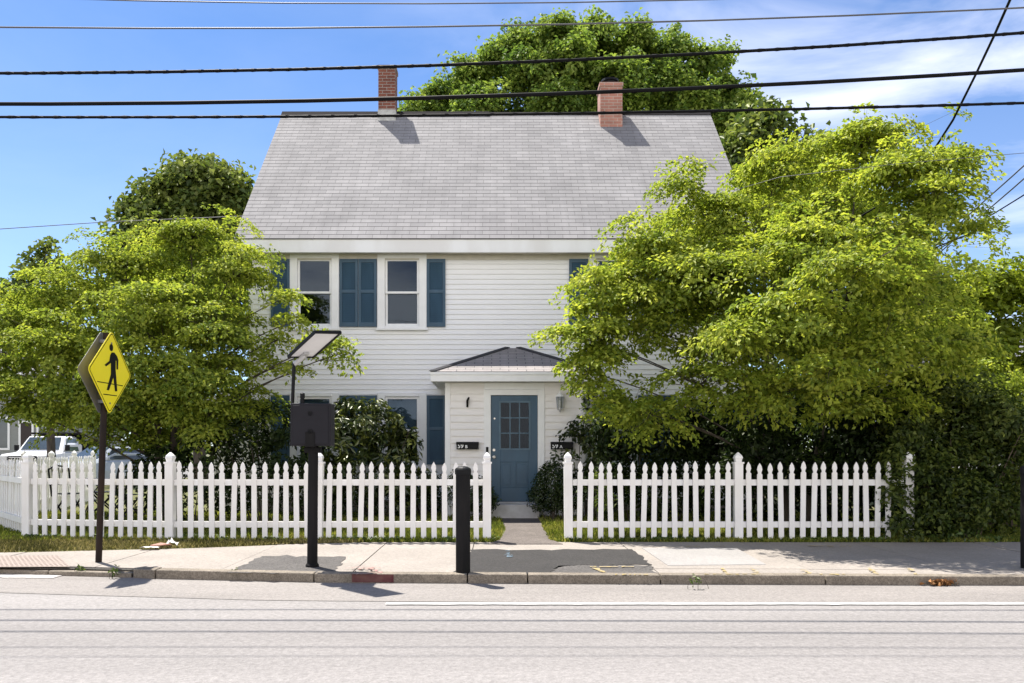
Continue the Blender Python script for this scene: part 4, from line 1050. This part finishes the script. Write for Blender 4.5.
tree('maple_tree', 'tall green maple behind the house, rising above the roof ridge', (3.6, 31, .05), [
    B(440, 98, 30, .8, 1.1, .5), B(470, 78, 30, .8, 1.1, .55), B(498, 60, 30, .8, 1.1, .6), B(518, 48, 30, .7, 1.0, .5), B(556, 38, 30, .9, 1.2, .55), B(596, 42, 30.5, .9, 1.2, .6), B(636, 42, 30, .9, 1.2, .55), B(672, 52, 30, .8, 1.1, .5), B(702, 70, 30, .7, 1.1, .5), B(722, 62, 30.3, .4, .6, .25), B(724, 92, 30, .7, 1.0, .45),
    B(742, 106, 29.5, .6, .9, .35), B(764, 116, 29.5, .35, .6, .22), B(425, 112, 30, .6, .9, .4), B(480, 105, 29.3, 1.0, 1.2, .7), B(530, 78, 29.2, 1.0, 1.2, .7), B(570, 62, 29, 1.0, 1.2, .7), B(560, 105, 28.8, 1.1, 1.2, .6), B(620, 80, 28.9, 1.0, 1.2, .6), B(660, 88, 29, 1.0, 1.2, .6), B(690, 110, 29, 1.0, 1.2, .7), B(610, 112, 28.8, 1.0, 1.2, .5), B(722, 132, 29.5, 1.0, 1.3, .8), B(560, 140, 30.5, 3.2, 2, 1.6), B(740, 180, 29.5, 1.3, 1.3, 1.4), B(460, 160, 30, 1.6, 2, 1.6), B(590, 80, 31.5, 2.2, 1.2, 1.5), B(680, 130, 31, 2, 1.2, 1.6)],
    24, 60, .38, .30, (.165, .115), 'maple', trunk_r=.34, fork=4, shell=.35, up=.5, updir=.8, tilt=.5, twigs=False, tint_var=.26, ragged=.32, rv=(.5, 1.6), tint0=.58)
tree('maple_tree', 'dark green tree between the roof and the right dogwood', (6.9, 21.5, .05), [
    B(748, 150, 21.5, .7, .8, .7), B(768, 128, 21.5, .5, .7, .5), B(795, 170, 21.5, 1.0, 1, .9), B(755, 200, 21.5, .9, .9, .9), B(780, 250, 21.5, 1.4, 1, 1.4), B(850, 240, 21.5, 1.4, 1, 1.6), B(900, 300, 21.5, 1.4, 1, 1.4), B(840, 340, 21.5, 2.0, 1, 1.4)],
    10, 60, .5, .40, (.20, .14), 'maple_dark', trunk_r=.22, fork=2, shell=.5, up=.4, updir=.7, tilt=.55, twigs=False, ragged=.3, rv=(.5, 1.5))
tree('maple_tree', 'dark green tree beyond the left gable of the house', (-11.5, 31, .05), [
    B(196, 188, 30, 1.3, 1.4, .9), B(160, 202, 30, 1.0, 1.2, .75), B(226, 196, 30, 1.0, 1.2, .8), B(136, 212, 30, .6, .8, .42), B(205, 176, 30, .8, .9, .45), B(180, 230, 30, 1.8, 1.5, 1.0), B(236, 232, 30, 1.2, 1.2, 1.3), B(140, 242, 30, .8, 1.0, .7), B(200, 280, 30, 3, 1.5, 1.6), B(150, 305, 30, 1.8, 1.4, 1.4), B(240, 300, 30, 2.0, 1.5, 1.6)],
    11, 60, .52, .40, (.24, .17), 'maple_dark', trunk_r=.26, fork=3, shell=.55, up=.4, updir=.75, tilt=.55, twigs=False, tint0=.62, ragged=.3, rv=(.5, 1.5))
tree('maple_tree', 'slender dark tree tip showing above the left dogwood near the left edge', (-15.0, 27, .05), [
    B(48, 246, 26.5, .32, .4, .36), B(38, 268, 26.5, .55, .6, .45), B(62, 276, 26.5, .5, .6, .4), B(22, 288, 26.5, .7, .7, .5), B(45, 300, 26.5, .9, .9, .5), B(20, 340, 26.5, 1.8, 1.2, 1.2)],
    12, 40, .36, .40, (.20, .14), 'maple_dark', trunk_r=.16, fork=3, shell=.5, updir=.75, tilt=.55, tint0=.65, ragged=.3, rv=(.5, 1.5))
tree('locust_tree', 'pale green tree at the right edge behind the right dogwood', (13.5, 21, .05), [
    B(1000, 288, 20, .9, 1, .5), B(960, 304, 20, .7, .9, .45), B(1040, 296, 20, 1, 1, .6), B(945, 330, 20, .8, .9, .5), B(1005, 335, 20, 1.1, 1, .6), B(965, 370, 19.5, 1.0, .9, .5), B(1030, 372, 19.5, .9, .9, .4), B(930, 290, 20.5, .5, .6, .3)],
    20, 48, .42, .22, (.16, .10), 'lime', trunk_r=.15, fork=1.5, shell=.3, updir=.85, tilt=.45, ragged=.35, tier=.35, rv=(.5, 1.5))

# ------------------------------------------------------------------ shrubs
G0 = .08
def SB(px, py, d, rx, ry, rz): return B(px, py, d, rx, ry, rz)
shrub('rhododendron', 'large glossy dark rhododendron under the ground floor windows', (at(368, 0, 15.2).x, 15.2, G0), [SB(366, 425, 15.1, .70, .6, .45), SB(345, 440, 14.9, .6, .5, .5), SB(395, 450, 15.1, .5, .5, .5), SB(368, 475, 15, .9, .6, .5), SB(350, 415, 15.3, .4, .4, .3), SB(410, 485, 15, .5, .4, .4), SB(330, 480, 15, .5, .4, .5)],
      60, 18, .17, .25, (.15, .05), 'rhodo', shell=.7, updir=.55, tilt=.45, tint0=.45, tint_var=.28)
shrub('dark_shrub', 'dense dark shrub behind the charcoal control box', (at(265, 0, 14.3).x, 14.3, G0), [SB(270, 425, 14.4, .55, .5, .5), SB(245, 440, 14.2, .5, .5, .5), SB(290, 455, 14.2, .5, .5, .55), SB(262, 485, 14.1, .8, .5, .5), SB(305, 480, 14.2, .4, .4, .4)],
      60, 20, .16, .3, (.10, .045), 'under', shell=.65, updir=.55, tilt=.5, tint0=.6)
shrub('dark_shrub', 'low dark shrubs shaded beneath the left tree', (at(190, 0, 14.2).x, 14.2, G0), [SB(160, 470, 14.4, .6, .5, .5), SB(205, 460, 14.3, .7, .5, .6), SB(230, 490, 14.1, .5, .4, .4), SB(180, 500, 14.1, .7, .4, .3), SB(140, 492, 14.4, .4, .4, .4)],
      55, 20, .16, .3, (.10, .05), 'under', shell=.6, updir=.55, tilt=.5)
shrub('boxwood', 'rounded dark boxwood right of the blue door', (at(552, 0, 14.75).x, 14.75, G0), [SB(553, 490, 14.75, .38, .36, .40), SB(553, 478, 14.75, .30, .28, .28), SB(566, 497, 14.75, .26, .26, .28), SB(540, 499, 14.75, .22, .26, .26)],
      330, 16, .09, .35, (.05, .028), 'box', shell=.8, updir=.3, tilt=.55, cat='bush')
shrub('boxwood', 'rounded dark boxwood left of the blue door, behind the fence', (at(474, 0, 14.75).x, 14.75, G0), [SB(476, 495, 14.75, .34, .34, .34), SB(462, 492, 14.75, .34, .3, .36), SB(484, 500, 14.75, .24, .26, .26)],
      330, 16, .09, .35, (.05, .028), 'box', shell=.8, updir=.3, tilt=.55, cat='bush')
shrub('low_shrub', 'low clipped dark hedge along the house wall left of the entry', (at(425, 0, 15.6).x, 15.6, G0), [SB(435, 492, 15.7, .4, .3, .36), SB(415, 500, 15.5, .5, .3, .32), SB(385, 503, 15.2, .6, .3, .32), SB(350, 505, 15, .6, .3, .3), SB(318, 505, 14.8, .5, .3, .3)],
      110, 16, .12, .35, (.07, .035), 'box', shell=.7, updir=.4, tilt=.55, cat='hedge')
shrub('climbing_vine', 'dark climbing plant at the right corner of the entry, over the mailbox', (at(588, 0, 15.2).x, 15.2, G0), [SB(590, 400, 15.3, .20, .2, .35), SB(582, 432, 15.15, .26, .18, .26), SB(596, 440, 15.2, .3, .3, .5), SB(568, 437, 15.1, .22, .1, .12), SB(566, 455, 15.05, .22, .12, .1), SB(590, 480, 15.1, .4, .3, .5)],
      70, 14, .13, .3, (.11, .06), 'rhodo', shell=.4, updir=.5, tilt=.6, tint0=.35, cat='vine')
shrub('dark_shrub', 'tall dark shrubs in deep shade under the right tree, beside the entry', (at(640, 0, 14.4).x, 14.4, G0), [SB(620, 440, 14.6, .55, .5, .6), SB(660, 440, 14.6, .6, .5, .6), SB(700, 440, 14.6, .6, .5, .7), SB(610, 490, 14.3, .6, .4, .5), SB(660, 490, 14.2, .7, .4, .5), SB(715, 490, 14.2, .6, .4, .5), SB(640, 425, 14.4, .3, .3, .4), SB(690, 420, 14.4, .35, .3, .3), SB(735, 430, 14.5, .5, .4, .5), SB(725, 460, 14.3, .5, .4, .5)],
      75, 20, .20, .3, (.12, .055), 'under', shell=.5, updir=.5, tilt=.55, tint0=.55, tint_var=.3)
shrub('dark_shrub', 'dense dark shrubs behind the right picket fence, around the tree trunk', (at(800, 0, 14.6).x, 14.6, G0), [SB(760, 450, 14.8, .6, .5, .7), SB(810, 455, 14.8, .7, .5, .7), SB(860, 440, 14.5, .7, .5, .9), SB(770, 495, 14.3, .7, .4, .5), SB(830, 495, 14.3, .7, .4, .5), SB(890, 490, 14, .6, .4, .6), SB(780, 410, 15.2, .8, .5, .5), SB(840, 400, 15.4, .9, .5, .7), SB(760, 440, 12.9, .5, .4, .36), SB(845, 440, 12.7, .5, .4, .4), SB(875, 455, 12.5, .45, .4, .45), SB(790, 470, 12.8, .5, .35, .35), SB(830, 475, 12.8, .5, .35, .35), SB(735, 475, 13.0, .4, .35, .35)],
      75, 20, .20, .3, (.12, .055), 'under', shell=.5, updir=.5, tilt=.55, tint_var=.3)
shrub('overgrown_bush', 'huge overgrown dark bush with bare stems at the right end of the fence', (at(950, 0, 11.9).x, 11.9, G0), [SB(905, 410, 12.2, .45, .5, .5), SB(950, 400, 12.3, .6, .5, .42), SB(990, 420, 12.2, .5, .5, .5), SB(925, 460, 12.0, .34, .3, .5), SB(965, 460, 12.0, .5, .4, .5), SB(1000, 465, 12.1, .35, .4, .5), SB(922, 517, 11.8, .26, .2, .30), SB(955, 515, 11.8, .45, .35, .34), SB(890, 470, 12.0, .25, .25, .4), SB(985, 500, 11.9, .35, .3, .4), SB(897, 462, 11.4, .15, .14, .2), SB(894, 492, 11.36, .13, .11, .24), SB(897, 525, 11.34, .15, .11, .18), SB(913, 522, 11.32, .12, .1, .22), SB(920, 492, 11.4, .15, .13, .5), SB(905, 440, 11.7, .2, .16, .25), SB(934, 485, 11.45, .20, .18, .5), SB(932, 522, 11.35, .2, .16, .22), SB(965, 500, 11.5, .36, .2, .5), SB(918, 440, 11.9, .26, .2, .3), SB(1005, 510, 11.9, .25, .25, .35), SB(1035, 440, 12.4, .5, .5, .7), SB(885, 420, 12.8, .4, .4, .5), SB(930, 430, 12.8, .6, .4, .6), SB(975, 440, 12.9, .6, .4, .6)],
      150, 20, .15, .3, (.085, .045), 'vine', shell=.55, updir=.5, tilt=.55, stems=46, stem_mat='bark_pale', stem_r=.013, cat='bush', tint0=.52, tint_var=.32, ragged=.35, rv=(.5, 1.6))
shrub('low_shrub', 'low leafy greenery at the foot of the overgrown bush', (at(968, 0, 11.4).x, 11.4, G0), [SB(962, 535, 11.4, .28, .2, .14), SB(985, 540, 11.4, .2, .15, .1), SB(940, 541, 11.4, .3, .15, .08), SB(918, 542, 11.4, .2, .12, .07)],
      120, 12, .1, .35, (.075, .04), 'weed', shell=.4, updir=.6, tilt=.6, stems=6, stem_r=.006, tint0=.35)
shrub('weed_plant', 'yellow green leafy weed just behind the right fence near the gate', (at(600, 0, 12.6).x, 12.6, G0), [SB(602, 497, 12.6, .16, .14, .2), SB(600, 480, 12.6, .10, .1, .14)],
      160, 8, .12, .3, (.17, .03), 'weed', shell=.3, updir=.3, tilt=.7, stems=5, stem_r=.006, tint0=.8, cat='plant')
for x, y, lab in ((235, 582 - 8, 'small green weed growing in the left asphalt patch edge'), (81, 571, 'small weed in the low kerb left of the crossing sign'), (116, 574, 'small weed between the broken kerb stones'), (694, 584, 'small green weed growing from the kerb face')):
    p = gp(x, y, .05); q = Vector((p.x, p.y - .02, .06))
    shrub('weed_plant', lab, (q.x, q.y, .02), [(tuple(q + Vector((0, 0, .02))), .07, .04, .03)], 900, 7, .04, .4, (.045, .018), 'weed', stems=3, stem_r=.003, cat='plant', updir=.5, tilt=.7, shell=.2, tint0=.6)

# ------------------------------------------------------------------ grass
def blades(name, n, region, h, material, z=.08, keep=None, tint0=.5):
    C = region(n)
    if keep is not None: C = C[keep(C)]
    n = len(C); hh = h * rng.uniform(.5, 1.35, n)
    up = np.column_stack([rng.normal(size=n) * .38, rng.normal(size=n) * .38, np.ones(n)]); D = norm(up)
    Nn = norm(np.column_stack([rng.normal(size=n), rng.normal(size=n) - .8, rng.normal(size=n) * .2]))
    P = np.column_stack([C, np.full(n, z)]) + D * hh[:, None] * .45
    pat = .18 * np.sin(C[:, 0] * 2.1 + 1.3 * np.sin(C[:, 1] * 1.7)) + .12 * np.sin(C[:, 0] * 5.3 + C[:, 1] * 4.1)
    me = leaf_mesh(name, P, Nn, D, hh, np.full(n, .013) * rng.uniform(.7, 1.4, n), np.clip(tint0 + pat + rng.normal(size=n) * .27, 0, 1), material, (0, 0, 0), fold=.1, droop=.25)
    o = bpy.data.objects.new(name, me); COL.objects.link(o); o['kind'] = 'stuff'; return o
def path_free(C):
    xl = np.interp(C[:, 1], [11.2, 11.5, 13, 15.9], [-.10, .03, .13, .05]); xr = np.interp(C[:, 1], [11.2, 11.5, 13, 15.9], [.98, .76, .76, .80])
    return ~((C[:, 0] > xl) & (C[:, 0] < xr) & (C[:, 1] < 15.9))
reary = np.vectorize(rear_y)
blades('grass', 95000, lambda n: np.column_stack([rng.uniform(-11.5, 9.0, n), 11.3 + 5.2 * rng.random(n) ** 1.5]), .075, 'grass', keep=path_free)
def front(n):
    x = rng.uniform(-9.5, -1.9, n); lo = reary(x); return np.column_stack([x, lo + rng.random(n) ** .8 * np.maximum(11.75 - lo, .05)])
blades('grass', 30000, front, .062, 'grass_dry', tint0=.5)
blades('grass', 9000, lambda n: np.column_stack([rng.uniform(-2.4, 8.0, n), 11.33 + .3 * rng.random(n) ** 1.6]), .075, 'grass', keep=lambda C: (np.sin(C[:, 0] * 4.3) + np.sin(C[:, 0] * 9.1 + 2) > -.9) & path_free(C), tint0=.35)
# ground cover leaves along the foot of both fences
C = np.column_stack([rng.uniform(-6.9, 7.4, 3600), 11.30 + rng.random(3600) * .28, .09 + rng.random(3600) * .06])
C = C[path_free(C[:, :2]) & (np.sin(C[:, 0] * 2.7 + 1) + np.sin(C[:, 0] * 7.3) > -.25)]; C[:, 1] += np.where(C[:, 0] < -4, .25, 0)
n = len(C); me = leaf_mesh('ground_cover', C, np.column_stack([rng.normal(size=n) * .5, rng.normal(size=n) * .5 - .4, np.ones(n)]), rng.normal(size=(n, 3)), np.full(n, .06) * rng.uniform(.6, 1.4, n), np.full(n, .038), np.clip(.45 + rng.normal(size=n) * .25, 0, 1), 'weed', (0, 0, 0))
o = bpy.data.objects.new('ground_cover', me); COL.objects.link(o); o['kind'] = 'stuff'

# ------------------------------------------------------------------ yard furniture, litter
def folding_chair(px, d, rz, label):
    x = (px - CX) * d / F; r = thing('folding_chair', label, 'chair', (0, 0, 0), 'black folding garden chairs')
    w, h = .21, .44; t = .017
    g = M()
    for s in (-1, 1):
        g.tube([(s * w, -.24, 0), (s * w, .05, .27), (s * w, .20, h)], t, 6)
        g.tube([(s * (w - .03), .24, 0), (s * (w - .03), -.05, .27), (s * (w - .03), -.2, h)], t, 6)
    g.tube([(-w, -.24, .03), (w, -.24, .03)], .012, 6); g.tube([(-w + .03, .24, .03), (w - .03, .24, .03)], .012, 6); obj('leg_frame', g, 'black', r)
    g = M()
    for i in range(6): g.box(-w, w, -.2 + i * .068, -.2 + i * .068 + .05, h, h + .015)
    obj('seat', g, 'black', r)
    g = M()
    for s in (-1, 1): g.tube([(s * w, .18, h - .04), (s * w, .25, .7), (s * w, .29, .92)], t, 6)
    g.tube([(-w, .29, .92), (-w * .5, .295, .97), (0, .30, .985), (w * .5, .295, .97), (w, .29, .92)], t, 6); g.tube([(-w, .24, .62), (w, .24, .62)], .012, 6)
    for i in range(5): g.tube([((i - 2) * .07, .24, .62), ((i - 2) * .07, .297, .95)], .008, 5)
    obj('backrest', g, 'black', r)
    r.location = (x, d, .085); r.rotation_euler = (0, 0, R(rz))
folding_chair(68, 15.6, 62, 'black folding garden chair left in the yard, nearest the rear fence')
folding_chair(104, 16.2, -70, 'black folding garden chair behind the crossing sign post')
folding_chair(124, 15.2, -105, 'black folding garden chair closest to the left tree trunk')
tb = thing('garden_table', 'small round black metal garden table between the folding chairs', 'table', (at(92, 0, 15.7).x, 15.7, .085))
g = M(); c = Vector((at(92, 0, 15.7).x, 15.7, .085)); g.lathe([(.33, .70), (.34, .71), (.34, .73), (.33, .735)], c, 24); obj('tabletop', g, 'black', tb)
for i in range(3):
    g = M(); a = R(120 * i + 20); e = Vector((math.cos(a), math.sin(a), 0)); g.tube([c + e * .26, c - e * .02 + Vector((0, 0, .4)), c + e * .2 + Vector((0, 0, .70))], .014, 6); obj('leg', g, 'black', tb)

for n_, (px, py, a, s, hgt) in enumerate(((150, 548.8, .1, .24, .014), (172, 546.4, .2, .15, .05))):
    g = M(); c = gp(px, py, .10); u = Vector((math.cos(a), math.sin(a), 0)); v = Vector((-u.y, u.x, 0)); k = 5
    P = [[c + u * s * (i / k - .5) + v * .12 * (j / 3 - .5) + Vector((0, 0, .012 + abs(rng.normal()) * hgt * .5 + hgt * .7 * math.sin(math.pi * i / k))) for j in range(4)] for i in range(k + 1)]
    o = [p for r_ in P for p in r_]; g.add(o, [(i * 4 + j, i * 4 + 4 + j, i * 4 + 5 + j, i * 4 + 1 + j) for i in range(k) for j in range(3)])
    tag(obj('crumpled_paper', g, 'paper'), ('flat sheet of white paper litter lying at the sidewalk edge', 'crumpled white paper scrap at the foot of the left fence post')[n_], 'litter')
g = M(); c = gp(160, 547, .11); g.prism([c + Vector(p) for p in ((-.12, -.03, .01), (.10, -.05, .03), (.14, .04, .02), (-.02, .07, .04), (-.14, .05, .01))], (0, 0, .012))
tag(obj('wrapper', g, 'litter_red'), 'faded red wrapper lying in the paper litter', 'litter')
C = np.array([tuple(gp(934 + rng.normal() * 6, 584.5 + rng.normal() * 1.0, .0)) for _ in range(70)]); C[:, 1] = np.minimum(C[:, 1], kerb_y(4.5) - .03); C[:, 2] = .02 + rng.random(70) * .035
me = leaf_mesh('dead_leaves', C, rng.normal(size=(70, 3)) + [0, -.3, 1], rng.normal(size=(70, 3)), np.full(70, .06), np.full(70, .045), np.full(70, .5), 'dead_leaf', tuple(C.mean(0)), fold=.4)
o = bpy.data.objects.new('dead_leaves', me); COL.objects.link(o); o.location = C.mean(0); tag(o, 'small heap of dry orange leaves in the gutter at right', 'leaves'); o['kind'] = 'stuff'

# ------------------------------------------------------------------ background: vehicles, houses, fence, far trees
def wheel(par, x, y, r, w):
    g = M(); s = 1 if y > 0 else -1
    g.tube([(x, y - s * w, r), (x, y - s * w * .9, r), (x, y - s * .02, r), (x, y, r)], [r * .9, r, r, r * .88], 20); o = obj('wheel', g, 'rubber', par)
    g = M(); g.tube([(x, y + s * .001, r), (x, y + s * .012, r)], [r * .62, r * .5], 16); obj('rim', g, 'chrome', o)
def loft(m, secs):
    """secs: list of (x, halfwidth, z0, z1, inset) cross sections along x"""
    n = 8; vs = []
    for x, hw, z0, z1, ins in secs:
        r = .06
        vs += [(x, -hw, z0), (x, -hw, (z0 + z1) * .5), (x, -hw + ins, z1 - r), (x, -hw + ins + r, z1), (x, hw - ins - r, z1), (x, hw - ins, z1 - r), (x, hw, (z0 + z1) * .5), (x, hw, z0)]
    fs = [tuple(range(n))[::-1], tuple(len(vs) - n + i for i in range(n))]
    for k in range(len(secs) - 1):
        for j in range(n): fs.append((k * n + j, k * n + (j + 1) % n, (k + 1) * n + (j + 1) % n, (k + 1) * n + j))
    m.add(vs, fs)
def truck(loc, rz):
    r = thing('pickup_truck', 'white pickup truck with dark dump bed parked on the side street', 'truck', (0, 0, 0))
    g = M(); loft(g, [(2.75, .86, .55, 1.08, .06), (2.62, .96, .5, 1.16, .05), (1.25, .99, .45, 1.25, .04), (1.2, 1.0, .42, 1.27, .03), (-.6, 1.0, .42, 1.22, .03), (-.75, 1.0, .42, 1.2, .03)]); obj('body', g, 'car_white', r)
    g = M(); loft(g, [(1.3, .93, 1.2, 1.262, .02), (.62, .90, 1.2, 1.92, .17), (-.55, .90, 1.2, 1.93, .17), (-.74, .92, 1.2, 1.85, .17)]); obj('cab', g, 'car_white', r)
    g = M(); g.prism([(1.232, -.76, 1.34), (1.232, .76, 1.34), (.70, .64, 1.86), (.70, -.64, 1.86)], (.015, 0, .015)); obj('windshield', g, 'car_glass', r)
    for s in (1, -1):
        g = M(); g.prism([(.98, s * .935, 1.28), (-.35, s * .935, 1.28), (-.35, s * .80, 1.82), (.60, s * .80, 1.82)], (0, s * .012, .0)); obj('side_window', g, 'car_glass', r)
        g = M(); g.box(.98, 1.08, s * 1.02 - .09, s * 1.02 + .09, 1.3, 1.55); obj('mirror', g, 'car_black', r, bevel=.02)
        g = M(); g.box(2.66, 2.78, s * .74 - .16, s * .74 + .16, .92, 1.10); obj('headlight', g, 'lens', r, bevel=.02)
        for x in (1.85, -2.0): wheel(r, x, s * .98, .40, .26)
        g = M(); g.box(.0, .14, s * 1.003, s * 1.02, 1.12, 1.15); obj('door_handle', g, 'car_black', r)
    g = M(); g.box(2.76, 2.80, -.56, .56, .74, 1.10); gr = obj('grille', g, 'car_black', r, bevel=.02)
    g = M(); frame_y = 2.802
    for z in (.83, .93, 1.03): g.box(2.801, 2.815, -.5, .5, z - .014, z + .014)
    obj('grille_bar', g, 'chrome', gr)
    g = M(); g.box(2.7, 2.92, -.98, .98, .46, .70); obj('bumper', g, 'chrome', r, bevel=.04)
    g = M(); g.box(-3.1, -.82, -1.04, 1.04, .82, 1.0); g.box(-3.1, -.82, -1.04, -.98, 1.0, 1.75); g.box(-3.1, -.82, .98, 1.04, 1.0, 1.75); g.box(-.9, -.82, -.98, .98, 1.0, 2.10); g.box(-.82, -.3, -1.04, 1.04, 2.02, 2.10); g.box(-3.1, -3.04, -.98, .98, 1.0, 1.75)
    for s in (1, -1):
        for x in (-1.3, -2.0, -2.7): g.box(x - .03, x + .03, s * 1.07 - .03, s * 1.07 + .03, 1.0, 1.75)
    obj('dump_bed', g, 'car_black', r)
    r.location = loc; r.rotation_euler = (0, 0, rz)
def car(loc, rz):
    r = thing('parked_car', 'silver blue car parked behind the white truck on the side street', 'car', (0, 0, 0))
    g = M(); loft(g, [(2.2, .66, .35, .66, .08), (2.05, .84, .28, .78, .06), (1.0, .89, .25, .95, .05), (-1.3, .89, .25, .98, .05), (-2.05, .84, .3, .96, .06), (-2.2, .7, .4, .85, .08)]); obj('body', g, 'car_silver', r)
    g = M(); loft(g, [(1.05, .80, .90, .965, .02), (.25, .74, .92, 1.46, .16), (-.85, .74, .92, 1.46, .16), (-1.7, .78, .92, .985, .05)]); obj('cabin', g, 'car_silver', r)
    g = M(); g.prism([(.97, -.66, 1.02), (.97, .66, 1.02), (.32, .52, 1.43), (.32, -.52, 1.43)], (.012, 0, .012)); obj('windshield', g, 'car_glass', r)
    for s in (1, -1):
        g = M(); g.prism([(.75, s * .772, 1.0), (-1.35, s * .772, 1.0), (-.85, s * .64, 1.40), (.28, s * .64, 1.40)], (0, s * .012, 0)); obj('side_window', g, 'car_glass', r)
        for x in (1.35, -1.35): wheel(r, x, s * .87, .32, .2)
        g = M(); g.box(2.08, 2.16, s * .6 - .14, s * .6 + .14, .60, .72); obj('headlight', g, 'lens', r, bevel=.02)
        g = M(); g.box(.72, .82, s * .93 - .07, s * .93 + .07, .98, 1.1); obj('mirror', g, 'car_silver', r, bevel=.02)
    r.location = loc; r.rotation_euler = (0, 0, rz)
p = at(53, 0, 35.0); truck((p.x, 35.0, .006), R(-84))
p = at(106, 0, 30); car((p.x, 30.0, .006), R(-112))

def far_house(name, label, x0, x1, y, depth, z1, rise, wallmat, roofmat, openings):
    o = thing(name, label, 'house', ((x0 + x1) / 2, y, .0))
    g = M(); g.box(x0, x1, y, y + depth, -.02, z1)
    for k in range(int(z1 / .16)):
        z = .1 + k * .16; g.prism([(x0 - .004, y - .016, z), (x0 - .004, y - .001, z + .155), (x0 - .004, y - .001, z)], (x1 - x0 + .008, 0, 0))
    obj('wall', g, wallmat, o)
    g = M(); e = .35; ym = y + depth / 2
    g.prism([(x0 - e, y - e, z1 - .02), (x0 - e, ym, z1 + rise), (x0 - e, y + depth + e, z1 - .02), (x0 - e, y + depth + e, z1 + .16), (x0 - e, ym, z1 + rise + .2), (x0 - e, y - e, z1 + .16)], (x1 - x0 + 2 * e, 0, 0)); obj('roof', g, roofmat, o)
    g = M(); g.box(x0 - e + .01, x1 + e - .01, y - e - .03, y - e - .002, z1 - .06, z1 + .15); obj('fascia', g, 'trim', o)
    for kind, a, b, c, d in openings:
        g = M(); frame_ring(g, a - .12, b + .12, c - .1, d + .12, .12, y - .05, y - .018); f = obj(kind, g, 'trim', o)
        g = M(); g.box(a, b, y - .035, y - .02, c, d); obj('pane' if kind == 'window' else 'door_leaf', g, 'car_glass' if kind == 'window' else 'dark_door', f)
    return o
p0, p1 = at(-45, 0, 46), at(70, 0, 46)
fh = far_house('grey_house', 'grey clapboard house with dark door across the side street', -34, at(56, 0, 46).x, 46, 8, 5.6, 2.6, 'grey_siding', 'grey_roof',
          [('door', at(21, 0, 46).x, at(32, 0, 46).x, .9, CAM_Z + (CY - 423) * 46 / F), ('window', at(-2, 0, 46).x, at(8, 0, 46).x, 1.4, 3.1), ('window', at(39, 0, 46).x, at(46, 0, 46).x, 1.5, 3.0), ('window', -31.5, -30.3, 1.4, 3.0)])
g = M(); x = at(26, 0, 46).x
for i in range(4): g.box(x - 1.0, x + 1.0, 44.6 + i * .3, 45.93, .0 + i * .2, .2 + i * .2 - .002)
obj('steps', g, 'concrete_pale', fh)
far_house('white_house', 'white neighbouring house with grey roof at the right edge', 17.6, 27, 29.5, 9, CAM_Z + (CY - 413) * 29 / F + .02, 3.2, 'white_vinyl', 'grey_roof', [('window', 18.6, 19.5, 1.2, 2.4), ('window', 21, 22, 1.2, 2.4)])

bf = thing('board_fence', 'dark brown board fence right of the overgrown bush', 'fence', (7.1, 13.2, .08))
g = M(); x = 7.0
while x < 13.0:
    g.prism([(x, 13.2, .08), (x + .138, 13.2, .08), (x + .138, 13.2, 1.05), (x + .069, 13.2, 1.09), (x, 13.2, 1.05)], (0, .02, 0)); x += .145
obj('board_panel', g, 'wood_dark', bf)
g = M()
for z in (.3, .85): g.box(7.0, 13.0, 13.222, 13.27, z, z + .08)
obj('rail', g, 'wood_dark', bf)
for x in (7.1, 9.5, 11.9):
    g = M(); g.box(x - .05, x + .05, 13.272, 13.37, .05, 1.1); obj('post', g, 'wood_dark', bf)

# distant belt of trees closing the horizon
blobs = []
for i in range(64):
    x = -85 + 170 * i / 63 + rng.normal() * 1.2; y = 66 + rng.normal() * 4
    blobs.append(((x, y, 3.0 + rng.random() * 1.6), 2.6, 1.6, 3.4 + rng.random() * 1.8))
root = bpy.data.objects.new('distant_woods_base', None)
def far_woods():
    S = sprays_in(blobs, 2.2, 1, .75, .3); P = np.concatenate([p for _, p, _, _ in S]); k = 22
    C = np.repeat(P, k, 0) + rng.normal(size=(len(P) * k, 3)) * .6; n = len(C)
    C[:, 2] = np.maximum(C[:, 2], .05)
    me = leaf_mesh('distant_woods', C, rng.normal(size=(n, 3)) + [0, -.3, .6], rng.normal(size=(n, 3)), np.full(n, .55) * rng.uniform(.6, 1.3, n), np.full(n, .4), np.clip(.5 + rng.normal(size=n) * .25, 0, 1), 'maple', (0, 66, 0))
    o = bpy.data.objects.new('distant_woods', me); COL.objects.link(o); o.location = (0, 66, 0); o['kind'] = 'stuff'
far_woods()
